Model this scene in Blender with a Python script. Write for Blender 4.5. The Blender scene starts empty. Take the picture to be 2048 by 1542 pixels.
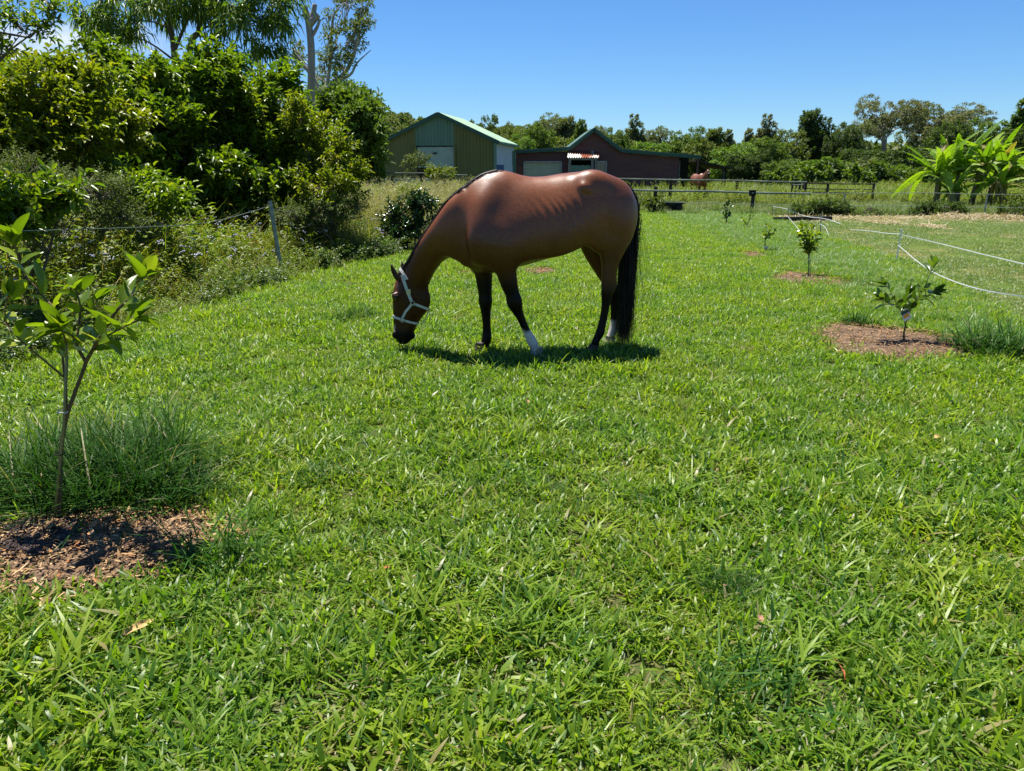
import bpy, math, random
import numpy as np
from mathutils import Vector, Matrix
from mathutils.bvhtree import BVHTree
R = math.radians
rng = np.random.default_rng(7)
random.seed(7)
sc = bpy.context.scene
COL = sc.collection

# ------------------------------------------------------------------ camera, sky, sun, exposure
FPX, EYE, PITCH = 1462.0, 1.6, R(16.43)
cam_d = bpy.data.cameras.new('camera'); cam = bpy.data.objects.new('camera', cam_d); COL.objects.link(cam)
cam_d.sensor_width = 36.0; cam_d.lens = 36.0 * FPX / 2048.0
cam_d.clip_start = 0.05; cam_d.clip_end = 6000
cam.location = (0, 0, EYE); cam.rotation_euler = (R(90) - PITCH, 0, 0)
sc.camera = cam
SUN_SHIFT = (0.17, -0.25)                       # ground shift of a shadow per metre of height
SUN_EL = math.atan(1 / math.hypot(*SUN_SHIFT))
sun_dir = Vector((-SUN_SHIFT[0], -SUN_SHIFT[1], 1)).normalized()      # towards the sun
w = bpy.data.worlds.new('World'); sc.world = w; w.use_nodes = True
nt = w.node_tree; nt.nodes.clear()
sky = nt.nodes.new('ShaderNodeTexSky'); sky.sky_type = 'NISHITA'; sky.sun_disc = False
sky.sun_elevation = SUN_EL; sky.sun_rotation = math.atan2(sun_dir.x, sun_dir.y)
sky.air_density = 1.0; sky.dust_density = 0.0; sky.ozone_density = 4.0; sky.altitude = 0
hs = nt.nodes.new('ShaderNodeHueSaturation'); hs.inputs['Saturation'].default_value = 1.12; hs.inputs['Hue'].default_value = 0.5; hs.inputs['Value'].default_value = 1.2
tint = nt.nodes.new('ShaderNodeMix'); tint.data_type = 'RGBA'; tint.blend_type = 'MULTIPLY'; tint.inputs['Factor'].default_value = 1; tint.inputs['B'].default_value = (.63, .875, 1.15, 1)
bg = nt.nodes.new('ShaderNodeBackground'); bg.inputs['Strength'].default_value = 0.050
wo = nt.nodes.new('ShaderNodeOutputWorld')
# small cumulus low in the sky to the left
tc = nt.nodes.new('ShaderNodeTexCoord'); mp = nt.nodes.new('ShaderNodeMapping'); mp.inputs['Scale'].default_value = (1, 1, 2.4)
nz = nt.nodes.new('ShaderNodeTexNoise'); nz.inputs['Scale'].default_value = 7; nz.inputs['Detail'].default_value = 8; nz.inputs['Roughness'].default_value = 0.6
mr = nt.nodes.new('ShaderNodeMapRange'); mr.inputs[1].default_value = 0.44; mr.inputs[2].default_value = 0.60
sx = nt.nodes.new('ShaderNodeSeparateXYZ')
mx_ = nt.nodes.new('ShaderNodeMapRange'); mx_.inputs[1].default_value = -0.34; mx_.inputs[2].default_value = -0.50
mz_ = nt.nodes.new('ShaderNodeMapRange'); mz_.inputs[1].default_value = 0.22; mz_.inputs[2].default_value = 0.12
m1 = nt.nodes.new('ShaderNodeMath'); m1.operation = 'MULTIPLY'; m2 = nt.nodes.new('ShaderNodeMath'); m2.operation = 'MULTIPLY'
mixc = nt.nodes.new('ShaderNodeMix'); mixc.data_type = 'RGBA'; mixc.inputs['B'].default_value = (10, 10.5, 11, 1)
L = nt.links
L.new(tc.outputs['Generated'], mp.inputs[0]); L.new(mp.outputs[0], nz.inputs['Vector']); L.new(nz.outputs[0], mr.inputs[0])
L.new(tc.outputs['Generated'], sx.inputs[0]); L.new(sx.outputs['X'], mx_.inputs[0]); L.new(sx.outputs['Z'], mz_.inputs[0])
L.new(mr.outputs[0], m1.inputs[0]); L.new(mx_.outputs[0], m1.inputs[1]); L.new(m1.outputs[0], m2.inputs[0]); L.new(mz_.outputs[0], m2.inputs[1])
L.new(sky.outputs[0], hs.inputs['Color']); L.new(hs.outputs[0], tint.inputs['A']); L.new(tint.outputs['Result'], mixc.inputs['A']); L.new(m2.outputs[0], mixc.inputs['Factor'])
L.new(mixc.outputs['Result'], bg.inputs['Color']); L.new(bg.outputs[0], wo.inputs[0])
sun_d = bpy.data.lights.new('sun', 'SUN'); sun_d.energy = 5.0; sun_d.angle = R(0.53); sun_d.color = (1.0, 0.96, 0.88)
sun = bpy.data.objects.new('sun', sun_d); COL.objects.link(sun)
sun.rotation_euler = sun_dir.to_track_quat('Z', 'Y').to_euler()
sc.view_settings.view_transform = 'Standard'; sc.view_settings.look = 'None'
sc.view_settings.exposure = 1.0; sc.view_settings.gamma = 1.0; sc.view_settings.use_curve_mapping = False
sc.cycles.max_bounces = 8; sc.cycles.transmission_bounces = 4; sc.cycles.diffuse_bounces = 3; sc.cycles.glossy_bounces = 2
sc.cycles.transparent_max_bounces = 4; sc.cycles.use_denoising = True
sc.cycles.use_adaptive_sampling = False
sc.render.use_persistent_data = False

# ------------------------------------------------------------------ photograph pixels -> places
def ray(px, py):
    d = Vector(((px - 1024) / FPX, 0, 0)); v = -(py - 771) / FPX
    d.y = math.cos(PITCH) + v * math.sin(PITCH); d.z = -math.sin(PITCH) + v * math.cos(PITCH)
    return d
def at(px, py, Y):
    d = ray(px, py); t = Y / d.y
    return Vector((d.x * t, Y, EYE + d.z * t))
def gp(px, py, z=0.0):
    d = ray(px, py); t = (z - EYE) / d.z
    return Vector((d.x * t, d.y * t, z))
def gx(px, Y, z=0.0):                                  # X on the ground for column px at distance Y
    return (px - 1024) / FPX * (Y * math.cos(PITCH) - (z - EYE) * math.sin(PITCH))
def hz(py, Y): return at(1024, py, Y).z

# ------------------------------------------------------------------ materials
def newmat(name):
    m = bpy.data.materials.new(name); m.use_nodes = True
    n = m.node_tree; n.nodes.clear()
    o = n.nodes.new('ShaderNodeOutputMaterial')
    return m, n, o
def ramp(n, stops):
    r = n.nodes.new('ShaderNodeValToRGB'); e = r.color_ramp.elements
    while len(e) > 1: e.remove(e[-1])
    for i, (p, c) in enumerate(stops):
        x = e[0] if i == 0 else e.new(p)
        x.position = p; x.color = (*c, 1)
    return r
def noise(n, scale, detail=4, rough=0.55, vec='pos', stretch=None):
    t = n.nodes.new('ShaderNodeTexNoise'); t.inputs['Scale'].default_value = scale
    t.inputs['Detail'].default_value = detail; t.inputs['Roughness'].default_value = rough
    if vec == 'pos':
        g = n.nodes.new('ShaderNodeNewGeometry'); src = g.outputs['Position']
    else:
        g = n.nodes.new('ShaderNodeTexCoord'); src = g.outputs['Object']
    if stretch:
        q = n.nodes.new('ShaderNodeMapping'); q.inputs['Scale'].default_value = stretch
        n.links.new(src, q.inputs[0]); src = q.outputs[0]
    n.links.new(src, t.inputs['Vector'])
    return t
def mix(n, a, b, f, mode='MIX'):
    x = n.nodes.new('ShaderNodeMix'); x.data_type = 'RGBA'; x.blend_type = mode
    for s, v in (('A', a), ('B', b)):
        if isinstance(v, tuple): x.inputs[s].default_value = (*v, 1)
        else: n.links.new(v, x.inputs[s])
    if isinstance(f, (int, float)): x.inputs['Factor'].default_value = f
    else: n.links.new(f, x.inputs['Factor'])
    return x.outputs['Result']
def leafmat(name, stops, rough=0.4, transl=0.35, spec=0.5, patch=None, pscale=0.6, tcol=(1.15, 1.25, 0.35)):
    """stops: ramp over the per-leaf random value; patch: second colour mixed in by world-space noise"""
    m, n, o = newmat(name)
    a = n.nodes.new('ShaderNodeAttribute'); a.attribute_name = 'rnd'
    r = ramp(n, stops); n.links.new(a.outputs['Fac'], r.inputs[0])
    col = r.outputs[0]
    if patch:
        t = noise(n, pscale, 3); mm = n.nodes.new('ShaderNodeMapRange'); mm.inputs[1].default_value = 0.42; mm.inputs[2].default_value = 0.62
        n.links.new(t.outputs[0], mm.inputs[0])
        col = mix(n, col, patch, mm.outputs[0], 'MULTIPLY')
    p = n.nodes.new('ShaderNodeBsdfPrincipled'); p.inputs['Roughness'].default_value = rough
    p.inputs['Specular IOR Level'].default_value = spec
    n.links.new(col, p.inputs['Base Color'])
    tr = n.nodes.new('ShaderNodeBsdfTranslucent')
    tcn = mix(n, col, tcol, 1.0, 'MULTIPLY'); n.links.new(tcn, tr.inputs['Color'])
    ms = n.nodes.new('ShaderNodeMixShader'); ms.inputs[0].default_value = transl
    n.links.new(p.outputs[0], ms.inputs[1]); n.links.new(tr.outputs[0], ms.inputs[2]); n.links.new(ms.outputs[0], o.inputs[0])
    return m
def mat(name, c1, c2=None, scale=6, rough=0.7, spec=0.3, bump=0.0, bscale=40, metal=0.0, detail=5, stretch=None, vec='obj', lo=0.35, hi=0.65):
    m, n, o = newmat(name)
    p = n.nodes.new('ShaderNodeBsdfPrincipled'); p.inputs['Roughness'].default_value = rough
    p.inputs['Specular IOR Level'].default_value = spec; p.inputs['Metallic'].default_value = metal
    if c2 is None: c2 = tuple(x * 0.75 for x in c1)
    t = noise(n, scale, detail, vec=vec, stretch=stretch)
    r = ramp(n, [(lo, c1), (hi, c2)]); n.links.new(t.outputs[0], r.inputs[0]); n.links.new(r.outputs[0], p.inputs['Base Color'])
    if bump:
        b = n.nodes.new('ShaderNodeBump'); b.inputs['Strength'].default_value = bump; b.inputs['Distance'].default_value = 0.02
        t2 = noise(n, bscale, 4, vec=vec, stretch=stretch); n.links.new(t2.outputs[0], b.inputs['Height']); n.links.new(b.outputs[0], p.inputs['Normal'])
    n.links.new(p.outputs[0], o.inputs[0])
    return m

# ------------------------------------------------------------------ objects
def tag(o, label=None, cat=None, group=None, kind=None):
    if label: o['label'] = label
    if cat: o['category'] = cat
    if group: o['group'] = group
    if kind: o['kind'] = kind
    return o
def link(o, parent=None):
    COL.objects.link(o)
    if parent: o.parent = parent
    return o
def empty(name, loc, label, cat, group=None, rz=0):
    o = bpy.data.objects.new(name, None); link(o); o.location = loc; o.rotation_euler.z = rz; o.empty_display_size = 0.1
    return tag(o, label, cat, group)
def mesh_np(name, V, F, rnd=None, col=None, smooth=False, m=None):
    """V (n,3); F list of (k,3) / (k,4) index arrays"""
    me = bpy.data.meshes.new(name)
    V = np.ascontiguousarray(V, dtype=np.float32)
    F = [np.asarray(f, dtype=np.int32) for f in F if len(f)]
    me.vertices.add(len(V)); me.vertices.foreach_set('co', V.ravel())
    lv = np.concatenate([f.ravel() for f in F]); me.loops.add(len(lv)); me.loops.foreach_set('vertex_index', lv)
    tot = np.concatenate([np.full(len(f), f.shape[1], np.int32) for f in F])
    st = np.concatenate([[0], np.cumsum(tot)[:-1]]).astype(np.int32)
    me.polygons.add(len(tot)); me.polygons.foreach_set('loop_start', st)
    me.update(calc_edges=True)
    if smooth: me.polygons.foreach_set('use_smooth', np.ones(len(tot), dtype=bool))
    if rnd is not None:
        a = me.attributes.new('rnd', 'FLOAT', 'POINT'); a.data.foreach_set('value', np.ascontiguousarray(rnd, dtype=np.float32))
    if col is not None:
        a = me.attributes.new('coat', 'FLOAT_COLOR', 'POINT'); a.data.foreach_set('color', np.ascontiguousarray(col, dtype=np.float32).ravel())
    if m: me.materials.append(m)
    return me
def obj(name, me, parent=None, loc=None):
    o = bpy.data.objects.new(name, me); link(o, parent)
    if loc is not None: o.location = loc
    return o
class MB:
    def __init__(s): s.V = []; s.F3 = []; s.F4 = []; s.n = 0; s.rn = []
    def add(s, V, F, r=0.5):
        V = np.asarray(V, float).reshape(-1, 3)
        for f in F:
            (s.F3 if len(f) == 3 else s.F4).append([i + s.n for i in f])
        s.V.append(V); s.rn.append(np.full(len(V), r)); s.n += len(V); return s
    def box(s, a, b, r=0.5, M=None):
        (x0, y0, z0), (x1, y1, z1) = a, b
        V = np.array([(x0,y0,z0),(x1,y0,z0),(x1,y1,z0),(x0,y1,z0),(x0,y0,z1),(x1,y0,z1),(x1,y1,z1),(x0,y1,z1)], float)
        if M is not None: V = np.array([tuple(M @ Vector(v)) for v in V])
        return s.add(V, [(0,3,2,1),(4,5,6,7),(0,1,5,4),(1,2,6,5),(2,3,7,6),(3,0,4,7)], r)
    def bar(s, p, q, w, h, up=(0,0,1), r=0.5):
        p, q = Vector(p), Vector(q); d = (q - p); l = d.length; d.normalize()
        sd = d.cross(Vector(up)).normalized(); u = sd.cross(d)
        V = [tuple(c + sd * a * w / 2 + u * b * h / 2) for c in (p, q) for a, b in ((-1,-1),(1,-1),(1,1),(-1,1))]
        return s.add(V, [(3,2,1,0),(4,5,6,7),(0,1,5,4),(1,2,6,5),(2,3,7,6),(3,0,4,7)], r)
    def tube(s, pts, rad, n=7, cap=True, r=0.5, flat=1.0, up=None):
        pts = [Vector(p) for p in pts]; N = len(pts)
        rad = list(rad) if hasattr(rad, '__len__') else [rad] * N
        ref = Vector(up) if up else Vector((0.31, 0.17, 0.93)); V = []
        for i, p in enumerate(pts):
            d = (pts[min(i+1, N-1)] - pts[max(i-1, 0)]).normalized()
            a = d.cross(ref)
            if a.length < 1e-3: a = d.cross(Vector((1, 0, 0)))
            a.normalize(); b = a.cross(d)
            for k in range(n):
                t = 2 * math.pi * k / n
                V.append(tuple(p + a * math.cos(t) * rad[i] + b * math.sin(t) * rad[i] * flat))
        F = [(i*n+k, i*n+(k+1)%n, (i+1)*n+(k+1)%n, (i+1)*n+k) for i in range(N-1) for k in range(n)]
        if cap:
            V.append(tuple(pts[0])); V.append(tuple(pts[-1])); c0 = N*n; c1 = c0+1
            F += [(c0, (k+1)%n, k) for k in range(n)] + [(c1, (N-1)*n+k, (N-1)*n+(k+1)%n) for k in range(n)]
        return s.add(V, F, r)
    def build(s, name, m, parent=None, loc=None, smooth=False):
        me = mesh_np(name, np.concatenate(s.V), [np.array(s.F3, np.int32).reshape(-1,3), np.array(s.F4, np.int32).reshape(-1,4)], rnd=np.concatenate(s.rn), smooth=smooth, m=m)
        if not smooth: me.polygons.foreach_set('use_smooth', np.zeros(len(me.polygons), dtype=bool))
        return obj(name, me, parent, loc)
def unit(a): return a / np.maximum(np.linalg.norm(a, axis=-1, keepdims=True), 1e-9)
def rdir(n, up=0.0):
    d = rng.normal(size=(n, 3)); d[:, 2] += up; return unit(d)
T7 = (np.array([(0,0,0),(.30,-.44,1),(.30,.44,1),(.52,0,0),(.72,-.34,1),(.72,.34,1),(1,0,0)]), [(0,3,4,1),(0,2,5,3)], [(3,6,4),(3,5,6)])
T4 = (np.array([(0,0,0),(.45,-.5,1),(1,0,0),(.45,.5,1)]), [], [(0,2,1),(0,3,2)])
TB = (np.array([(0,-.4,0),(0,.4,0),(.38,-.5,0),(.38,.5,0),(.75,-.34,0),(.75,.34,0),(1,0,0)]), [(0,1,3,2),(2,3,5,4)], [(4,5,6)])
def leaves(P, D, N, Ln, W, T=T7, fold=0.10, droop=0.15, rnd=None, G=None):
    """many leaves at P along D with normal N; returns V,F,rnd"""
    n = len(P); t, q, tr = T; D = unit(D); S = unit(np.cross(D, N)); N = np.cross(S, D)
    Ln = np.broadcast_to(Ln, (n,))[:, None, None]; W = np.broadcast_to(W, (n,))[:, None, None]
    droop = np.broadcast_to(droop, (n,))[:, None, None]
    u = t[None, :, 0:1]; v = t[None, :, 1:2]; f = t[None, :, 2:3]
    bend = (-N if G is None else np.broadcast_to(np.asarray(G, float), (n, 3)))[:, None, :]
    V = P[:, None, :] + D[:, None, :] * Ln * u + S[:, None, :] * W * v + N[:, None, :] * W * fold * 2 * f + bend * Ln * droop * u * u
    k = len(t); base = (np.arange(n) * k)[:, None, None]
    F = []
    if q: F.append((np.array(q)[None] + base).reshape(-1, 4))
    if tr: F.append((np.array(tr)[None] + base).reshape(-1, 3))
    if rnd is None: rnd = rng.random(n)
    return V.reshape(-1, 3), F, np.repeat(rnd, k)
def join(parts):
    V, F3, F4, Rn, n = [], [], [], [], 0
    for v, F, r in parts:
        V.append(v); Rn.append(r)
        for f in F: (F3 if f.shape[1] == 3 else F4).append(f + n)
        n += len(v)
    F = []
    if F4: F.append(np.concatenate(F4))
    if F3: F.append(np.concatenate(F3))
    return np.concatenate(V), F, np.concatenate(Rn)
def scatter(name, P, coll, rz, scl, idx, kind='stuff', label=None, cat=None, tilt=0.0):
    """one object whose points carry instances of the meshes in coll"""
    me = bpy.data.meshes.new(name); me.vertices.add(len(P)); me.vertices.foreach_set('co', np.ascontiguousarray(P, np.float32).ravel())
    rot = np.stack([rng.normal(0, tilt, len(P)), rng.normal(0, tilt, len(P)), rz], 1) if tilt else np.stack([rz*0, rz*0, rz], 1)
    a = me.attributes.new('rot', 'FLOAT_VECTOR', 'POINT'); a.data.foreach_set('vector', np.ascontiguousarray(rot, np.float32).ravel())
    a = me.attributes.new('scl', 'FLOAT', 'POINT'); a.data.foreach_set('value', np.ascontiguousarray(scl, np.float32))
    a = me.attributes.new('pick', 'INT', 'POINT'); a.data.foreach_set('value', np.ascontiguousarray(idx, np.int32))
    o = bpy.data.objects.new(name, me); link(o)
    g = bpy.data.node_groups.new(name + '_scatter', 'GeometryNodeTree')
    g.interface.new_socket('Geometry', in_out='INPUT', socket_type='NodeSocketGeometry'); g.interface.new_socket('Geometry', in_out='OUTPUT', socket_type='NodeSocketGeometry')
    gi = g.nodes.new('NodeGroupInput'); go = g.nodes.new('NodeGroupOutput')
    ci = g.nodes.new('GeometryNodeCollectionInfo'); ci.inputs[0].default_value = coll; ci.inputs['Separate Children'].default_value = True; ci.inputs['Reset Children'].default_value = True
    ip = g.nodes.new('GeometryNodeInstanceOnPoints'); ip.inputs['Pick Instance'].default_value = True
    def na(nm, ty):
        x = g.nodes.new('GeometryNodeInputNamedAttribute'); x.data_type = ty; x.inputs[0].default_value = nm; return x.outputs[0]
    g.links.new(gi.outputs[0], ip.inputs['Points']); g.links.new(ci.outputs[0], ip.inputs['Instance'])
    g.links.new(na('pick', 'INT'), ip.inputs['Instance Index']); g.links.new(na('rot', 'FLOAT_VECTOR'), ip.inputs['Rotation']); g.links.new(na('scl', 'FLOAT'), ip.inputs['Scale'])
    g.links.new(ip.outputs[0], go.inputs[0])
    md = o.modifiers.new('scatter', 'NODES'); md.node_group = g
    return tag(o, label, cat, kind=kind)
def library(name, meshes):
    c = bpy.data.collections.new(name)
    for i, me in enumerate(meshes):
        o = bpy.data.objects.new('%s_%02d' % (name, i), me); c.objects.link(o)
    return c
def spline(P, k=6):
    P = [np.array(p, float) for p in P]; out = []
    for i in range(len(P) - 1):
        p0, p1, p2, p3 = P[max(i-1, 0)], P[i], P[i+1], P[min(i+2, len(P)-1)]
        for j in range(k):
            t = j / k
            out.append(0.5 * ((2*p1) + (-p0+p2)*t + (2*p0-5*p1+4*p2-p3)*t*t + (-p0+3*p1-3*p2+p3)*t**3))
    out.append(P[-1]); return np.array(out)
def inpoly(X, Y, poly):
    c = np.zeros(len(X), bool); n = len(poly); j = n - 1
    for i in range(n):
        xi, yi = poly[i]; xj, yj = poly[j]
        m = ((yi > Y) != (yj > Y)) & (X < (xj - xi) * (Y - yi) / (yj - yi + 1e-12) + xi)
        c ^= m; j = i
    return c
def vnoise(X, Y, s, seed=0):
    r = np.random.default_rng(seed); g = r.random((64, 64))
    x = X * s + 31.3; y = Y * s + 17.7; xi = np.floor(x).astype(int); yi = np.floor(y).astype(int); fx = x - xi; fy = y - yi
    fx = fx*fx*(3-2*fx); fy = fy*fy*(3-2*fy)
    A = g[xi % 64, yi % 64]; B = g[(xi+1) % 64, yi % 64]; C_ = g[xi % 64, (yi+1) % 64]; D = g[(xi+1) % 64, (yi+1) % 64]
    return (A*(1-fx)+B*fx)*(1-fy) + (C_*(1-fx)+D*fx)*fy

# ================================================================== GROUND
lawn_left = [(-4.75, 0.5)] + [tuple(gp(*p)[:2]) for p in ((0,735),(200,668),(400,612),(570,562),(700,530),(790,510))] + [(-1.5, 18.0), (-0.7, 24.0), (1.0, 30.0)]
tape_line = [(12, 7.6)] + [tuple(gp(*p)[:2]) for p in ((2048,655),(1900,575),(1792,522),(1700,492),(1640,474),(1580,450))] + [(9.3, 25.8)]
lawn_poly = lawn_left + [(9.0, 30.0)] + tape_line[::-1] + [(12, 0.5)]
padd_poly = tape_line + [(60, 27.5), (60, 7.6)]
weed_poly = [(-40, 0.5), (-40, 50), (-1, 50), (1.5, 31.0)] + lawn_left[::-1]
def ell(cx, cy, rx, ry):                                  # mulch ellipse from photo pixels
    c = gp(cx, cy); a = gp(cx + rx, cy); f = gp(cx, cy - ry); b = gp(cx, cy + ry)
    return (c.x, (f.y + b.y) / 2, a.x - c.x, (f.y - b.y) / 2)
MUL = [ell(190, 1105, 255, 88), ell(1795, 690, 170, 37), ell(1615, 560, 62, 13), ell(1510, 510, 22, 5), ell(1070, 541, 40, 6), ell(940, 545, 26, 5), ell(892, 632, 52, 9), ell(1492, 703, 22, 5)]
def mul_r(X, Y, i):
    cx, cy, rx, ry = MUL[i]; r = np.hypot((X - cx) / rx, (Y - cy) / ry)
    a = np.arctan2((Y - cy) / ry, (X - cx) / rx)
    return r / (1 + 0.10*np.sin(3*a+i*2) + 0.07*np.sin(7*a+1.7*i) + 0.05*np.sin(12*a))
mground = None
m, n, o_ = newmat('soil_and_turf')
p_ = n.nodes.new('ShaderNodeBsdfPrincipled'); p_.inputs['Roughness'].default_value = 0.95; p_.inputs['Specular IOR Level'].default_value = 0.1
t1_ = noise(n, 0.5, 6); t2_ = noise(n, 90, 6, 0.75)
r1_ = ramp(n, [(0.35, (0.045, 0.085, 0.012)), (0.6, (0.075, 0.11, 0.02))]); r2_ = ramp(n, [(0.35, (0.012, 0.018, 0.005)), (0.65, (0.11, 0.10, 0.04))])
n.links.new(t1_.outputs[0], r1_.inputs[0]); n.links.new(t2_.outputs[0], r2_.inputs[0])
n.links.new(mix(n, r1_.outputs[0], r2_.outputs[0], 0.75), p_.inputs['Base Color']); n.links.new(p_.outputs[0], o_.inputs[0])
mground = m
MB().add([(-900,-60,0),(900,-60,0),(900,1500,0),(-900,1500,0)], [(0,1,2,3)]).build('ground', mground)['kind'] = 'structure'
# paddock floor: short grass worn to pale soil in patches
m, n, o_ = newmat('worn_paddock')
p_ = n.nodes.new('ShaderNodeBsdfPrincipled'); p_.inputs['Roughness'].default_value = 0.95; p_.inputs['Specular IOR Level'].default_value = 0.1
t1_ = noise(n, 0.45, 5, 0.62, stretch=(1, 0.6, 1)); t2_ = noise(n, 22, 6, 0.7)
r1_ = ramp(n, [(0.46, (0.085, 0.135, 0.022)), (0.56, (0.13, 0.155, 0.04)), (0.70, (0.30, 0.215, 0.115))]); r2_ = ramp(n, [(0.3, (0.45, 0.45, 0.4)), (0.7, (1.25, 1.2, 1.15))])
n.links.new(t1_.outputs[0], r1_.inputs[0]); n.links.new(t2_.outputs[0], r2_.inputs[0])
n.links.new(mix(n, r1_.outputs[0], r2_.outputs[0], 1.0, 'MULTIPLY'), p_.inputs['Base Color']); n.links.new(p_.outputs[0], o_.inputs[0])
mpad = m
pp = [(x + 0.15*math.sin(i*5), y, 0.004) for i, (x, y) in enumerate(padd_poly)]
me = bpy.data.meshes.new('paddock_ground'); me.from_pydata(pp, [], [list(range(len(pp)))]); me.materials.append(mpad)
tag(obj('paddock_ground', me), kind='structure')

# ---------------- lawn
G1, G2, G3 = (0.15, 0.245, 0.012), (0.23, 0.325, 0.018), (0.33, 0.41, 0.05)
mlawn = leafmat('lawn_blades', [(0.0, (0.05, 0.13, 0.02)), (0.3, G1), (0.62, G2), (0.9, G3), (0.94, (0.38, 0.36, 0.13)), (1.0, (0.30, 0.22, 0.09))], rough=0.38, transl=0.52, spec=0.32, patch=(0.76, 0.90, 1.15), pscale=1.3)
def tuft(rad, n, l0, l1, w0, w1, t0, t1, bend, seed, straw=0.03, stems=0):
    r = np.random.default_rng(seed)
    rr = rad * np.sqrt(r.random(n)); a = r.random(n) * 6.283
    P = np.stack([rr*np.cos(a), rr*np.sin(a), r.random(n)*0.008], 1)
    th = R(t0) + (R(t1) - R(t0)) * r.random(n); az = r.random(n) * 6.283
    D = np.stack([np.sin(th)*np.cos(az), np.sin(th)*np.sin(az), np.cos(th)], 1)
    ln = l0 + (l1 - l0) * r.random(n)**1.6
    N = np.cross(D, unit(np.stack([-np.sin(az), np.cos(az), 0.25*r.normal(size=n)], 1)))
    rn = np.clip(r.random(n)*0.91, 0, 0.91); rn[r.random(n) < straw] = 0.97
    out = unit(np.stack([np.cos(az), np.sin(az), -0.9*np.ones(n)], 1))
    return leaves(P, D, -N, ln, w0 + (w1-w0)*r.random(n), TB, 0, bend*(0.3+r.random(n)), rn, out)
def lib(name, specs, m):
    return library(name, [mesh_np(name, *s[:2], rnd=s[2], m=m) for s in specs])
def rosette(seed):
    r = np.random.default_rng(seed); n = 26; az = r.random(n)*6.283; b = np.repeat(r.normal(0, .035, (5, 2)), 6, 0)[:n]; P = np.stack([b[:, 0], b[:, 1], np.full(n, .012)], 1)
    D = np.stack([np.cos(az), np.sin(az), .5+.5*r.random(n)], 1); return leaves(P, D, np.tile([0, 0, 1.], (n, 1)), .028+.025*r.random(n), .016+.012*r.random(n), T7, .1, .3, .55+.3*r.random(n))
near_l = lib('lawn_tuft', [join([tuft(0.10, 26, .02, .06, .003, .007, 62, 89, .1, 820+i, .75), tuft(0.09, 46, .03, .095, .006, .0135, 8, 80, .4, 10+i, .05)]) for i in range(6)] + [tuft(0.05, 18, .08, .18, .005, .010, 8, 55, .6, 30+i, .04) for i in range(3)] + [rosette(40), tuft(0.10, 120, .03, .09, .0016, .003, 5, 60, .4, 41, .02)], mlawn)
mid_l = lib('lawn_patch', [tuft(0.26, 290, .035, .095, .005, .010, 10, 75, .35, 50+i, .04) for i in range(5)], mlawn)
def grid(x0, x1, y0, y1, dens, poly=None, fr=True):
    n = int((x1-x0)*(y1-y0)*dens); X = x0 + rng.random(n)*(x1-x0); Y = y0 + rng.random(n)*(y1-y0)
    k = np.ones(n, bool)
    if fr: k &= np.abs(X) < 0.76*Y*0.96 + 1.2
    if poly: k &= inpoly(X, Y, poly)
    for i in range(len(MUL)):
        lim = (0.97, 0.99, 1.28, 1.3, 1.3, 1.3, 1.0, 1.0)[i] - 0.12*rng.random(n)
        k &= (mul_r(X, Y, i) > lim) | ((i >= 2) & (rng.random(n) < (0.05 if i < 4 else .13 if i < 6 else .42))) | ((i < 2) & (rng.random(n) < 0.02))
    return X[k], Y[k]
def put(name, X, Y, c, n, s0, s1, tilt=0.06, weights=None, label=None, cat=None, z=0.0):
    N = len(X); idx = rng.choice(n, N, p=weights)
    return scatter(name, np.stack([X, Y, np.full(N, z)], 1), c, rng.random(N)*6.283, s0 + (s1-s0)*rng.random(N)**1.5, idx, label=label, cat=cat, tilt=tilt)
X, Y = grid(-6.5, 6.5, 1.1, 8.6, 215, lawn_poly)
w9 = np.array([1]*6 + [.16]*3 + [.22, .5]); w9 /= w9.sum()
patchy = vnoise(X, Y, 1.6, 3)*0.6 + vnoise(X, Y, 4.5, 4)*0.4
k = rng.random(len(X)) < 0.95 + 0.9*patchy
sc_ = 0.62 + 0.75*np.clip(patchy, 0, 1) ; X, Y, sc_ = X[k], Y[k], sc_[k]
scatter('lawn_grass', np.stack([X, Y, X*0], 1), near_l, rng.random(len(X))*6.283, sc_*(0.8+0.5*rng.random(len(X))), rng.choice(11, len(X), p=w9), tilt=0.10, label='short bright green lawn of broad leaved grass round the grazing horse', cat='grass')
X, Y = grid(-6, 12, 8.2, 31, 24, lawn_poly)
put('lawn_grass_beyond', X, Y, mid_l, 5, 0.8, 1.35, label='bright green lawn beyond the horse reaching back to the rail fence', cat='grass')

# ---------------- taller grass right of the lawn, paddock turf, far meadow
mstrip = leafmat('strip_grass_blades', [(0.0, (0.06, 0.15, 0.025)), (0.6, (0.13, 0.25, 0.035)), (0.9, (0.20, 0.30, 0.06)), (0.95, (0.45, 0.38, 0.2)), (1, (0.4, 0.33, 0.18))], rough=0.4, transl=0.4)
strip_l = lib('strip_tuft', [tuft(0.14, 90, .10, .26, .0035, .007, 4, 48, .55, 70+i, .06) for i in range(5)], mstrip)
X, Y = grid(1.5, 12, 4.5, 29, 60, lawn_poly)
edge = np.interp(Y, [4, 7, 10, 13.5, 20, 26, 30], [5.0, 4.3, 4.2, 4.7, 5.2, 5.5, 5.6])
tx_ = np.interp(Y, [p[1] for p in tape_line], [p[0] for p in tape_line]); k = (rng.random(len(X)) < np.clip((X - edge + 0.25) / 1.3, 0, 0.8)) & (rng.random(len(X)) < np.clip((tx_-X+.15)/1.0, .12, 1)); X, Y = X[k], Y[k]
put('verge_grass', X, Y, strip_l, 5, 0.5, 0.95, label='longer blue green grass along the row of young fruit trees', cat='grass')
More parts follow.
